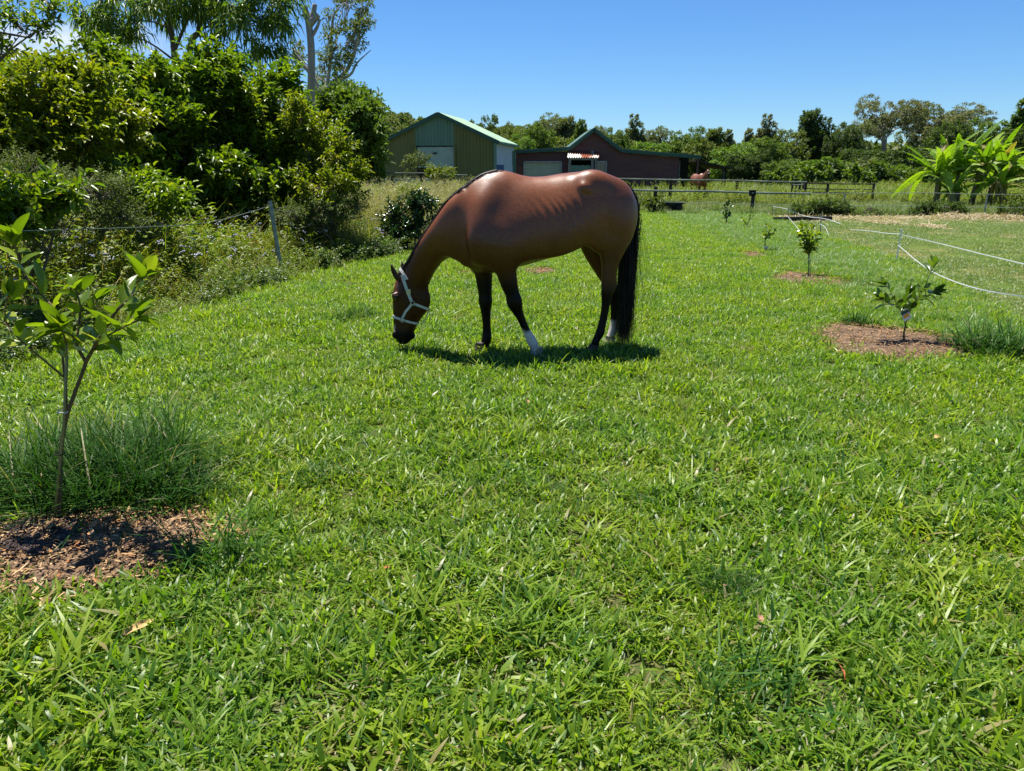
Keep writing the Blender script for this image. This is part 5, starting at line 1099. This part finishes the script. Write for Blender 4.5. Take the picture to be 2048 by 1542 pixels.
# hooves
for px, py, yo, tx, wh in ((1074,710,-.15,-9,True), (959,702,.17,-9,False), (1186,692,-.15,-8,False), (1219,679,.13,-7,True)):
    x, z, s_ = hp(px, py, yo); mb = MB(); V = []
    top = .092
    for zz, r_, off in ((top, .040, .012), (.05, .050, 0), (.0, .060, -.012)):
        V += [(x+off+r_*1.08*math.cos(a), yo+r_*math.sin(a)*.95, zz) for a in np.linspace(0, 2*math.pi, 18, endpoint=False)]
    F = [(j*18+q, (j+1)*18+q, (j+1)*18+(q+1) % 18, j*18+(q+1) % 18) for j in range(2) for q in range(18)]
    V.append((x+.012, yo, top+.004)); F += [(54, (q+1) % 18, q) for q in range(18)][::1]
    mb.add(V, F).build('hoof', mhoofw if wh else mhoof, horse, smooth=True)
# ears
def ear(base, tip, wdir, w_, name='ear'):
    base, tip, wd = Vector(base), Vector(tip), Vector(wdir).normalized(); ax = tip-base; nrm = ax.cross(wd).normalized(); V, F = [], []
    prof = ((0,.62),(.15,.85),(.35,1),(.55,.92),(.75,.62),(.9,.30),(1,.03))
    for u, ww in prof:
        for k in range(7):
            a = (k/6-.5)*math.pi*1.15; V.append(tuple(base+ax*u+wd*math.sin(a)*w_*ww+nrm*(math.cos(a)-.55)*w_*ww*.9))
    F = [(j*7+k, j*7+k+1, (j+1)*7+k+1, (j+1)*7+k) for j in range(6) for k in range(6)]
    o = MB().add(V, F).build(name, mcoatd, horse, smooth=True); sd = o.modifiers.new('thick', 'SOLIDIFY'); sd.thickness = .006; sd.offset = 0
    return o
mcoatd = mat('ear_coat', (.022, .012, .009), (.05, .022, .012), 20, .5)
def h3(px, py, yo): a = hp(px, py, yo); return Vector((a[0], yo, a[1]))
ear(h3(799, 562, HL-.055), h3(782.5, 529, HL-.085), (.5, -.9, -.25), .030)
ear(h3(808, 560, HL+.055), h3(803, 524, HL+.10), (.8, .5, 0), .028)
# eyes
for sd_ in (-1, 1):
    c = h3(790, 593, HL); h = bvh.ray_cast(Vector((c.x, HL+sd_*.3, c.z)), Vector((0, -sd_, 0)))[0]
    if h is None: continue
    me_ = bpy.data.meshes.new('eye'); 
    import bmesh
    bm = bmesh.new(); bmesh.ops.create_uvsphere(bm, u_segments=14, v_segments=9, radius=.0145); bm.to_mesh(me_); bm.free(); me_.materials.append(meye)
    me_.polygons.foreach_set('use_smooth', [True]*len(me_.polygons)); obj('eye', me_, horse, (h.x, h.y-sd_*-.004*-1, h.z))
    V, F = [], []
    for k in range(13):
        a = k/12*math.pi; V += [(h.x+.024*math.cos(a), h.y+sd_*.008, h.z+.004+.016*math.sin(a)), (h.x+.027*math.cos(a), h.y-sd_*.006, h.z+.006+.024*math.sin(a))]
    F = [(2*k, 2*k+1, 2*k+3, 2*k+2) for k in range(12)]
    o = MB().add(V, F).build('eyelid', mcoatd, horse, smooth=True); q_ = o.modifiers.new('t', 'SOLIDIFY'); q_.thickness = .004
# halter: straps that follow the skin
halter = obj('halter', bpy.data.meshes.new('halter_ring_base'), horse)
def ribbon(path, name, wd=.022, off=.004, closed=False):
    P = [Vector(a) for a, _ in path]; Nn = [Vector(b) for _, b in path]; N = len(P); V, F = [], []
    for i in range(N):
        d = (P[(i+1) % N]-P[i-1]) if closed else (P[min(i+1, N-1)]-P[max(i-1, 0)]); d.normalize(); s_ = d.cross(Nn[i]).normalized(); c = P[i]+Nn[i]*off
        V += [tuple(c-s_*wd/2), tuple(c+s_*wd/2), tuple(c+s_*wd/2+Nn[i]*.004), tuple(c-s_*wd/2+Nn[i]*.004)]
    rngN = N if closed else N-1
    for i in range(rngN):
        a, b = 4*i, 4*((i+1) % N)
        F += [(a+k, a+(k+1) % 4, b+(k+1) % 4, b+k) for k in range(4)]
    return MB().add(V, F).build(name, mstrap, halter)
def slice_band(pa, pb, a0=0, a1=360, n_=48):
    """ring of skin points round the head in the plane through two profile pixels"""
    A, Bp = h3(*pa, HL), h3(*pb, HL); c = (A+Bp)/2; u = (A-Bp).normalized(); v = Vector((0, -1, 0)); out = []
    for k in range(n_):
        t = R(a0+(a1-a0)*k/(n_ if a1-a0 >= 360 else n_-1)); d = u*math.cos(t)+v*math.sin(t); h = bvh.ray_cast(c+d*.3, -d)
        if h[0] is None: continue
        out.append((h[0], h[1]))
    return out
def skin_line(pts, mirror=False, n_=8):
    out = []
    for (a, b) in zip(pts[:-1], pts[1:]):
        for k in range(n_):
            t = k/n_; h = toface(a[0]+(b[0]-a[0])*t, a[1]+(b[1]-a[1])*t)
            out.append((Vector((h[0].x, 2*HL-h[0].y, h[0].z)), Vector((h[1].x, -h[1].y, h[1].z))) if mirror else (h[0], h[1]))
    h = toface(*pts[-1]); out.append((Vector((h[0].x, 2*HL-h[0].y, h[0].z)), Vector((h[1].x, -h[1].y, h[1].z))) if mirror else (h[0], h[1]))
    return out
nb = slice_band((783, 631), (842, 648)); ribbon(nb, 'noseband', closed=True)
rp, rq = (806, 640), (825, 607)
for mir in (False, True):
    ribbon(skin_line([(803, 639), (812, 622), (824, 607)], mir), 'cheek_strap')
    ribbon(skin_line([(827, 607), (843, 613), (858, 619)], mir), 'jaw_strap')
    ribbon(skin_line([(823, 603), (815, 583), (808, 562), (804.5, 549)], mir), 'crown_strap', .026)
cr = []
for k in range(13):
    t = math.pi*k/12; c = h3(812, 556, HL); d = Vector((-.45*math.sin(t), -math.cos(t), .9*math.sin(t))).normalized(); h = bvh.ray_cast(c+d*.35, -d)
    if h[0] is not None: cr.append((h[0], h[1]))
if len(cr) > 3: ribbon(cr, 'poll_strap', .024, .012)
ribbon([(h3(857, 619, HL), Vector((.9, 0, -.3))), (h3(851, 634, HL), Vector((.9, 0, -.4))), (h3(843, 648, HL), Vector((.9, 0, -.4)))], 'chin_strap', .02)
for (px, py) in ((825, 606), (804.5, 640)):
    for mir in (1, -1):
        h, nr = toface(px, py); h = Vector((h.x, HL+(h.y-HL)*mir, h.z)); nr = Vector((nr.x, nr.y*mir, nr.z)); u = nr.orthogonal().normalized(); v = nr.cross(u)
        MB().tube([h+nr*.009+(u*math.cos(a)+v*math.sin(a))*.019 for a in np.linspace(0, 2*math.pi, 15)], .0042, 6, cap=False).build('ring', mmetal, halter, smooth=True)
h, nr = toface(817, 583); MB().box((-.018, -.004, -.022), (.018, .004, .022), M=Matrix.Translation(h+nr*.010) @ nr.to_track_quat('Y', 'Z').to_matrix().to_4x4()).build('buckle', mmetal, halter)
halter.data.from_pydata([tuple(h3(843, 650, HL)+Vector((.004*math.cos(a), .014*math.sin(a), -.014*math.cos(a)))) for a in np.linspace(0, 6.28, 9)[:-1]] + [tuple(h3(843, 650, HL)+Vector((.004*math.cos(a)+.003, .019*math.sin(a), -.019*math.cos(a)))) for a in np.linspace(0, 6.28, 9)[:-1]], [], [(i, (i+1) % 8, 8+(i+1) % 8, 8+i) for i in range(8)]); halter.data.materials.append(mmetal)
# mane and tail: hair strands
def strands(roots, dirs, lens, wd, grav, seg=6, jit=.02, seed=3):
    r = np.random.default_rng(seed); n_ = len(roots); P = roots.copy(); D = unit(dirs); V = []
    ph = r.random((n_, 1))*6.28; side = unit(np.cross(D, unit(r.normal(size=(n_, 3)))))
    for k in range(seg+1):
        u = k/seg; w_ = wd*(1-u**2*.85); V.append(P-side*w_[:, None]/2); V.append(P+side*w_[:, None]/2)
        D = unit(D+grav*(1.6/seg)+r.normal(size=(n_, 3))*jit); P = P+D*(lens/seg)[:, None]
    V = np.stack(V, 1).reshape(-1, 3); kk = 2*(seg+1); base = np.arange(n_)[:, None]*kk
    F = np.concatenate([base+np.array([2*j, 2*j+1, 2*j+3, 2*j+2])[None] for j in range(seg)])
    return V, [F.astype(np.int32)]
crest = [(1004,337),(985,341),(965,351),(945,365),(925,380),(905,397),(886,413),(866,434),(848,457),(834,480),(822,503),(813,523),(806,540)]
cp = spline([(*h3(a+2, b+4, neck_off(a+28)),) for a, b in crest], 8)
n_ = 8000; u = rng.random(n_)*(len(cp)-1.01); i0 = u.astype(int); f = (u-i0)[:, None]; rt = cp[i0]*(1-f)+cp[i0+1]*f; tg = unit(cp[i0+1]-cp[i0]); nrm = np.stack([tg[:, 2], tg[:, 0]*0, -tg[:, 0]], 1); nrm *= np.sign(nrm[:, 2:3]+1e-6)
hit = np.array([tuple(bvh.ray_cast(Vector(a+b*.18), Vector(-b))[0] or Vector(a)) for a, b in zip(cp[:-1], unit(np.stack([np.diff(cp, axis=0)[:, 2], np.diff(cp, axis=0)[:, 0]*0, -np.diff(cp, axis=0)[:, 0]], 1)*-1*np.sign(np.diff(cp, axis=0)[:, 0:1])))]); hit = np.concatenate([hit, hit[-1:]])
rt = hit[i0]*(1-f)+hit[i0+1]*f+np.stack([rng.normal(0, .004, n_), rng.normal(0, .014, n_), rng.normal(0, .004, n_)], 1)-nrm*.006
s_ = u/(len(cp)-1); ln = (.05+.065*np.clip(s_*5, 0, 1))*(0.7+.5*rng.random(n_))
MB().tube([tuple(p) for p in hit[4:]], [.004]+[.014]*(len(hit)-6)+[.006], 8).build('mane', mhair, horse, smooth=True)
V, F = strands(rt, nrm*.20+tg*1.0+np.stack([rng.normal(0, .10, n_), rng.normal(.15, .25, n_), rng.normal(0, .10, n_)], 1), ln, np.full(n_, .003), np.array([0, .45, -.35]), 4, .02)
obj('mane_hair', mesh_np('mane_hair', V, F, m=mhair), [o for o in horse.children if o.name.startswith('mane')][0])
n_ = 60; rt = np.array(h3(808, 546, HL))+rng.normal(0, .012, (n_, 3)); V, F = strands(rt, np.array([[-.5, 0, .3]])+rng.normal(0, .2, (n_, 3)), .05+.04*rng.random(n_), np.full(n_, .004), np.array([-.3, 0, -.6]), 5, .05); obj('forelock', mesh_np('forelock', V, F, m=mhair), horse)
tl = spline([tuple(h3(*p)) for p in ((1248,374,0),(1260,386,0),(1268,402,0),(1271,425,-.0),(1268,455,0))], 6)
dk = MB().tube([tuple(p) for p in tl], [.036]*(len(tl)-3)+[.026, .018, .008], 10).build('tail', mhair, horse)
n_ = 6500; u = rng.random(n_)**1.7*.98*(len(tl)-1.01); i0 = u.astype(int); f = (u-i0)[:, None]; rt = tl[i0]*(1-f)+tl[i0+1]*f+rng.normal(0, .016, (n_, 3))
tend = h3(1252, 668, 0); ln = np.linalg.norm(rt-np.array(tend), axis=1)*(.62+.50*rng.random(n_)**1.8)
tx = np.array(h3(1241, 640, 0))[None]+np.stack([rng.normal(0, .035, n_), rng.normal(0, .04, n_), rng.normal(0, .02, n_)], 1)
out = np.array([[.12, -.02, -.2]])
D = unit(tx-rt)+out*.5
V, F = strands(rt, D, ln, np.full(n_, .0042), np.array([-.03, 0, -.35]), 9, .012, 5)
th = obj('tail_hair', mesh_np('tail_hair', V, F, m=mhair), dk)
n_ = 140; rt2 = tl[rng.integers(6, len(tl), n_)]+rng.normal(0, .02, (n_, 3)); V, F = strands(rt2, np.array([[.08, 0, -1]])+rng.normal(0, .07, (n_, 3)), .5+.6*rng.random(n_), np.full(n_, .0028), np.array([-.02, 0, -.25]), 9, .04, 8)
obj('loose_hair', mesh_np('loose_hair', V, F, m=mhair), dk)

# ---------------- the second horse, far off beyond the rails, facing the camera
b2_ = Body((-1.0, -.42, 0), (1.0, .42, 1.75), .025)
b2_.trunk([-.55,-.45,-.3,-.1,.15,.4,.55,.65], [1.25,1.33,1.45,1.38,1.36,1.42,1.38,1.2], [.95,.85,.8,.78,.8,.9,.95,1.05], [.12,.2,.24,.28,.28,.26,.22,.1], [.1]*8)
b2_.chain([(-.4,0,1.15,.24,.13),(-.6,0,1.27,.18,.1),(-.78,0,1.42,.14,.085),(-.84,0,1.50,.12,.08)], .06); b2_.chain([(-.84,0,1.50,.1,.08),(-.90,.0,1.38,.11,.085),(-.96,0,1.2,.085,.06),(-.97,0,1.04,.06,.05)], .04)
for xx, yy in ((-.36,-.15), (-.36,.15), (.5,-.14), (.5,.14)): b2_.chain([(xx,yy,.95,.15,.09),(xx+(.04 if xx > 0 else 0),yy,.68,.085,.06),(xx+(.08 if xx > 0 else 0),yy,.45,.055,.05),(xx+(.04 if xx > 0 else 0),yy,.25,.035,.035),(xx,yy,.08,.05,.045)], .05)
V2, Q2 = b2_.mesh(); x, y, z = V2.T; c2 = np.tile(np.array([.19, .065, .022]), (len(V2), 1)); k2 = sstep(.7, .45, z)[:, None]; c2 = c2*(1-k2)+dark*k2
bz = ((x < -.86) & (np.abs(y) < .035) & (z > 1.1) & (z < 1.48))[:, None]; c2 = np.where(bz, np.array([.7, .68, .62]), c2)
Y2 = 39.0; h2 = empty('horse', (gx(1395, Y2), Y2, 0), 'small distant bay horse with a white blaze facing the camera behind the rails', 'horse', rz=R(104))
obj('body', mesh_np('body', V2, [Q2], col=np.concatenate([c2, np.ones((len(c2), 1))], 1), smooth=True, m=mcoat), h2)
for sgn in (-1, 1): MB().tube([(-.82, sgn*.05, 1.56), (-.83, sgn*.07, 1.64), (-.82, sgn*.08, 1.70)], [.025, .03, .004], 6).build('ear', mcoatd, h2)
MB().tube([(.62, 0, 1.32), (.74, 0, 1.15), (.76, 0, .6)], [.04, .07, .02], 7).build('tail', mhair, h2); MB().tube([(-.82, 0, 1.58), (-.62, 0, 1.50), (-.4, 0, 1.42)], [.015, .02, .015], 6).build('mane', mhair, h2)

# ================================================================== SAPLINGS with every leaf an object
mcl = leafmat('fresh_citrus_leaf', [(0, (.09,.15,.008)), (.5, (.16,.24,.012)), (.85, (.23,.31,.02)), (1, (.36,.38,.03))], .26, .5, .5)
mcd = leafmat('deep_citrus_leaf', [(0, (.05,.10,.012)), (.6, (.09,.165,.018)), (1, (.15,.22,.03))], .26, .42, .5)
msap = mat('sapling_bark', (.17, .11, .05), (.09, .065, .035), 12, .75, bump=.5, stretch=(1, 1, .3)); mgst = mat('green_stem', (.10, .13, .035), (.13, .12, .05), 10, .6); mstake = mat('bamboo_stake', (.30, .26, .10), (.20, .19, .07), 4, .5, stretch=(1, 1, .2)); mtie = mat('tie', (.6, .6, .58), rough=.4)
mfoot = mat('blue_green_stake', (.10, .22, .20), rough=.6)
def lf_mesh(Ln, Wd, fold, bend, rv, m, wave=.05, seed=0):
    r = np.random.default_rng(seed); N_ = 9; V, F = [], []
    for i in range(N_+1):
        u = i/N_; w_ = Wd/2*(math.sin(math.pi*min(1, u**.82)))**.72 if 0 < u < 1 else .0006; zc = -bend*u*u*Ln; wv = wave*Wd*math.sin(u*9+seed)
        V += [(u*Ln, -w_, zc+w_*fold+wv), (u*Ln, -w_*.5, zc+w_*fold*.35), (u*Ln, 0, zc-.0006), (u*Ln, w_*.5, zc+w_*fold*.35), (u*Ln, w_, zc+w_*fold-wv)]
    F = [(i*5+k, (i+1)*5+k, (i+1)*5+k+1, i*5+k+1) for i in range(N_) for k in range(4)]
    return mesh_np('leaf', V, [np.array(F)], rnd=np.full(len(V), rv), smooth=True, m=m)
def mk_leaves(m, Ln, Wd): return [lf_mesh(Ln*(.75+.12*(i % 4)), Wd*(.8+.1*((i*3) % 4)), .15+.25*((i*5) % 3)/2, .05+.30*((i*7) % 5)/4, [.1,.3,.45,.6,.75,.9,.97,.2][i], m, seed=i) for i in range(8)]
LVF, LVD = mk_leaves(mcl, .105, .044), mk_leaves(mcd, .075, .03)
def sapling(name, label, base, branches, lv, m_st, seed, scale=1.0, step=.05, skip=.25, tipn=4, group=None, cat='sapling', up=.35):
    """branches: (points, r0, r1, bare fraction)"""
    r = np.random.default_rng(seed); e = empty(name, base, label, cat, group); mb = MB()
    for bi, (pts, r0, r1, bare) in enumerate(branches):
        P = spline([tuple(Vector(p)-Vector(base)) for p in pts], 6); mb.tube([tuple(p) for p in P], np.linspace(r0, r1, len(P)), 8)
        seg = np.linalg.norm(np.diff(P, axis=0), axis=1); cum = np.concatenate([[0], np.cumsum(seg)]); T_ = cum[-1]; s = bare*T_; k = 0
        if bare >= 1: continue
        while s < T_+.001:
            i = min(np.searchsorted(cum, s, 'right')-1, len(P)-2); f = (s-cum[i])/max(seg[i], 1e-6); p = P[i]+(P[i+1]-P[i])*min(f, 1); ax = unit(P[i+1]-P[i])
            last = s > T_-step*1.2
            for q in range(tipn if last else 1):
                a = (k*2.4+q*1.6)+r.normal()*.3; k += 1; n1 = unit(np.cross(ax, [.3, .2, .9])); n2 = np.cross(ax, n1); d = Vector(unit((n1*math.cos(a)+n2*math.sin(a))*(1 if not last else .65)+ax*(.55 if not last else .9)+np.array([0, 0, up*r.random()])+r.normal(0, .15, 3)))
                if r.random() < .05: continue
                nrm = Vector((0, 0, 1))+Vector(r.normal(0, .45, 3)); y_ = nrm.cross(d).normalized(); z_ = d.cross(y_)
                o = obj('leaf', lv[r.integers(8)], e); sc__ = scale*(.62+.55*r.random())*(1 if not last else .9)
                o.matrix_basis = Matrix.Translation(Vector(p)) @ Matrix((d, y_, z_)).transposed().to_4x4() @ Matrix.Scale(sc__, 4)
            s += step*(.7+.6*r.random())
    mb.build('stem', m_st, e, smooth=True); return e
Y0 = gp(118, 1047).y; b0 = gp(118, 1047)
def A(px, py, dy=0): return at(px, py, Y0+dy)
sp1 = sapling('citrus_sapling', 'nearest young citrus tree with big light green leaves at the left front', b0, [
 ([b0, A(120,980), A(122,900), A(133,835), A(148,790), A(165,745), A(172,724)], .0105, .008, 1.0),
 ([A(172,724), A(188,695,-.02), A(227,630,-.03), A(250,605,-.05), A(272,584,-.03), A(290,545,0)], .009, .003, .10),
 ([A(172,724), A(154,689), A(158,650,.03), A(160,610,.05), A(150,575,.04)], .008, .003, .25),
 ([A(133,835), A(130,760,.02), A(113,632,.05), A(86,593,.08), A(45,539,.1), A(28,480,.06)], .007, .003, .33),
 ([A(129,755), A(91,723,-.03), A(45,684,-.06), A(14,652,-.06), A(-25,612,-.02)], .005, .002, .45),
 ([A(131,800), A(134,702), A(128,672,-.06), A(118,648,-.10)], .006, .003, .45),
 ([A(188,695), A(215,672,-.08), A(255,650,-.12), A(275,640,-.12)], .005, .002, .2),
 ([A(154,689), A(140,668,-.08), A(110,660,-.14)], .005, .002, .15), ([A(158,650), A(185,615,.08), A(200,590,.1)], .004, .002, .15),
 ([A(14,652), A(10,620,.02), A(18,590,.04)], .004, .002, .1),
], LVF, msap, 601, 1.34, .030, tipn=6, up=.7)
def rel(*p): return tuple(Vector(at(*p))-b0)
MB().tube([(-.012, -.02, 0), rel(127, 850, Y0-.02), rel(134, 690, Y0-.02)], .0055, 8).build('stake', mstake, sp1, smooth=True)
for py_ in (822, 906): c = Vector(rel(131 if py_ == 822 else 124, py_, Y0)); MB().tube([tuple(c+Vector((.022*math.cos(a)-.006, .022*math.sin(a)-.008, .003*math.sin(3*a)))) for a in np.linspace(0, 6.28, 13)], .0028, 5).build('tie', mtie if py_ == 822 else mdark, sp1)
b1 = gp(1808, 687); Y1 = b1.y
def A1(px, py, dy=0): return at(px, py, Y1+dy)
sp2 = sapling('citrus_sapling', 'forked young citrus with a picture tag in the large mulch ring at right', b1, [
 ([b1, A1(1808,665), A1(1811,650)], .010, .007, 1), ([A1(1811,650), A1(1803,625), A1(1794,610), A1(1779,580), A1(1768,568)], .005, .002, .2),
 ([A1(1811,650), A1(1819,625), A1(1831,600), A1(1849,576), A1(1858,552), A1(1871,528)], .006, .002, .2), ([A1(1803,625), A1(1812,600,.05), A1(1818,585,.07)], .004, .002, .2), ([A1(1831,600), A1(1850,592,-.04), A1(1872,585,-.06)], .004, .002, .2), ([A1(1794,610), A1(1775,606,-.05), A1(1762,598,-.05)], .003, .002, .3)],
 LVD, msap, 602, 1.95, .028, tipn=5, up=.6)
mtag = mat('tag_card', (.75, .72, .66), rough=.5); mfr = mat('orange_print', (.85, .36, .04), (.75, .28, .03), 30, .5); mgp = mat('dark_print', (.05, .09, .07), rough=.5)
c = Vector(A1(1812, 630, -.06))-b1; u = Vector((.80, -.1, .5)).normalized(); v = Vector((-.45, .05, .85)).normalized(); nn_ = u.cross(v).normalized()
def card(cc, w_, h_, off, m_, nm): P = [cc+u*a*w_+v*b*h_-nn_*off*(-1 if nn_.y < 0 else 1) for a, b in ((-1,-1),(1,-1),(1,1),(-1,1))]; o = MB().add([tuple(p) for p in P], [(0,1,2,3)]).build(nm, m_, sp2); q_ = o.modifiers.new('t', 'SOLIDIFY'); q_.thickness = .001; return o
card(c, .036, .050, 0, mtag, 'tag'); card(c+v*.030, .034, .016, .002, mgp, 'tag_heading'); card(c+v*-.008, .026, .016, .002, mfr, 'tag_picture')
MB().tube([tuple(c+v*.045), tuple(c+v*.07+u*.02)], .0015, 5).build('tag_string', mtie, sp2)
b2 = gp(1617, 553); Y2_ = b2.y
def A2(px, py, dy=0): return at(px, py, Y2_+dy)
sp3 = sapling('citrus_sapling', 'bushy yellow green young citrus behind the tagged one', b2, [([b2, A2(1617,520), A2(1617,505)], .008, .006, 1)]+[([A2(1617,512), A2(1617+(x-1617)*.4, (y+500)/2, d*.5), A2(x, y, d)], .006, .003, .1) for x, y, d in ((1603,455,0),(1612,450,.1),(1620,470,-.1),(1635,470,0),(1608,480,.12),(1625,455,.1),(1634,490,-.1),(1602,490,.05),(1598,470,-.05),(1628,500,0))], mk_leaves(mcl, .10, .05), mgst, 603, 1.2, .022, tipn=6)
MB().tube([(.02, -.02, 0), tuple(A2(1619, 505)-b2)], .006, 6).build('stake', mfoot, sp3)
b3 = gp(1530, 503); Y3 = b3.y
def A3(px, py, dy=0): return at(px, py, Y3+dy)
sp4 = sapling('citrus_sapling', 'thin young citrus with a small white tag further along the row', b3, [([b3, A3(1530,485), A3(1531,475)], .011, .008, 1)]+[([A3(1531,480), A3(x, y, 0)], .006, .003, .2) for x, y in ((1533,448),(1545,452),(1525,465),(1550,462),(1538,470))], mk_leaves(mcl, .11, .05), mgst, 604, 1.1, .035)
MB().box((-.03, -.05, .0), (.03, -.045, .06), M=Matrix.Translation(Vector(A3(1529, 497)-b3)) @ Matrix.Rotation(.3, 4, 'Y')).build('tag', mtag, sp4)
b4 = gp(1453, 450); Y4 = b4.y
def A4(px, py, dy=0): return at(px, py, Y4+dy)
sapling('citrus_sapling', 'dark green young citrus by itself behind the pale seedheads in mid lawn', b4, [([b4, A4(1453,430)], .02, .015, 1)]+[([A4(1453,438), A4(x, y)], .012, .005, .1) for x, y in ((1449,410),(1455,406),(1461,415),(1445,425),(1460,428),(1452,420))], mk_leaves(mcit, .13, .06), mgst, 605, 1.15, .08)
b5 = gp(1494, 458); Y5 = b5.y
def A5(px, py, dy=0): return at(px, py, Y5+dy)
sapling('citrus_sapling', 'sparse yellow leaved young citrus half hidden in the long grass', b5, [([b5, A5(1494,448)], .015, .01, 1)]+[([A5(1494,450), A5(x, y)], .008, .004, .3) for x, y in ((1485,440),(1500,433),(1508,431),(1490,446))], mk_leaves(mcl, .12, .055), mgst, 606, 1.0, .08)

# ================================================================== GRASS CLUMPS AND FALLEN LEAVES
mrank = leafmat('rank_blades', [(0, (.018,.062,.010)), (.6, (.040,.110,.014)), (.92, (.08,.15,.025)), (.96, (.34,.30,.17)), (1, (.28,.24,.14))], .5, .28, .12)
def clump(px, py, rad, n_, l0, l1, w0, w1, label, seed, t1=60, m_=None, bend=.5):
    g = gp(px, py); e = empty('grass_clump', g, label, 'grass clump'); parts = []
    V, F, r_ = tuft(rad, n_, l0, l1, w0, w1, 4, t1, bend, seed, .04); o = obj('blades', mesh_np('blades', V, F, rnd=r_, m=m_ or mrank), e); o['kind'] = 'stuff'; return e
clump(215, 965, .44, 2900, .18, .62, .0035, .0085, 'big tussock of long dark green grass behind the nearest sapling', 701, 66)
clump(60, 975, .30, 1300, .15, .45, .003, .0065, 'rank grass tussock cut by the left edge behind the mulch bed', 708, 66)
clump(330, 1000, .22, 600, .12, .34, .004, .009, 'smaller tussock touching the right side of the big tussock', 702, 60)
clump(1985, 708, .30, 620, .16, .48, .006, .016, 'broad bladed tussock right of the large mulch ring', 703, 50)
clump(1895, 690, .12, 120, .08, .22, .004, .009, 'small tussock on the far side of the large mulch ring', 709, 60)
clump(1455, 1185, .10, 420, .06, .17, .0018, .004, 'fine dark tuft of thin grass in the lawn at lower right of centre', 704, 45)
clump(715, 640, .26, 420, .10, .26, .004, .009, 'longer tuft in the lawn just left of the horse head', 705, 65)
clump(1050, 1010, .30, 500, .05, .13, .002, .004, 'fine pale green patch in the middle of the lawn', 706, 65)
clump(640, 960, .16, 200, .06, .17, .004, .008, 'tuft of coarser blades in the lawn right of the tussock', 707, 55)
clump(1720, 650, .16, 260, .08, .22, .006, .014, 'low leafy weed patch beyond the large mulch ring', 710, 70)
clump(1480, 1400, .16, 60, .14, .30, .005, .009, 'arching pale blades in the lawn at the lower middle right', 712, 60)
clump(440, 1120, .16, 110, .14, .34, .005, .010, 'arching blades at the right edge of the foreground mulch bed', 711, 60)
# broad weed leaves in the lawn
mdead = [mat('dead_leaf_%s' % nm, a, b, 25, .7) for nm, a, b in (('pink', (.42, .22, .15), (.33, .16, .10)), ('orange', (.42, .13, .04), (.30, .09, .03)), ('tan', (.52, .36, .14), (.40, .24, .08)))]
def dead(px, py, Ln, Wd, mi, rz, tilt, label, z=.05):
    V, F, r_ = leaves(np.zeros((1, 3)), np.array([[1., 0, 0]]), np.array([[0, 0, 1.]]), Ln, Wd, T7, .22, .15); me = lf_mesh(Ln, Wd, .5, .25, .5, mdead[mi], .15, mi+3)
    o = obj('fallen_leaf', me, None, tuple(gp(px, py, z))); o.rotation_euler = (tilt, -.25, rz); tag(o, label, 'fallen leaf')
dead(1515, 1252, .085, .022, 0, 1.0, .6, 'pinkish fallen gum leaf lying on the lawn at lower right')
dead(1690, 1360, .10, .016, 1, 1.35, .9, 'narrow orange brown fallen leaf standing in the grass near the bottom right')
dead(245, 1270, .11, .03, 2, .75, .5, 'curled tan dead leaf in the grass below the foreground mulch bed')
dead(765, 1138, .035, .014, 1, .5, .3, 'tiny orange dead leaf in the centre left of the lawn')
dead(1052, 806, .07, .03, 0, 1.2, .8, 'small pink brown leaf on the lawn below the horse')
dead(1868, 876, .06, .03, 2, .4, .3, 'small yellow leaf on the lawn at the right', .06)
dead(40, 1052, .06, .035, 2, .1, .3, 'yellow tan leaf lying beside the sapling foot', .04)
dead(1460, 1178, .045, .02, 0, 2.2, .4, 'small brown leaf beside the fine dark tuft')
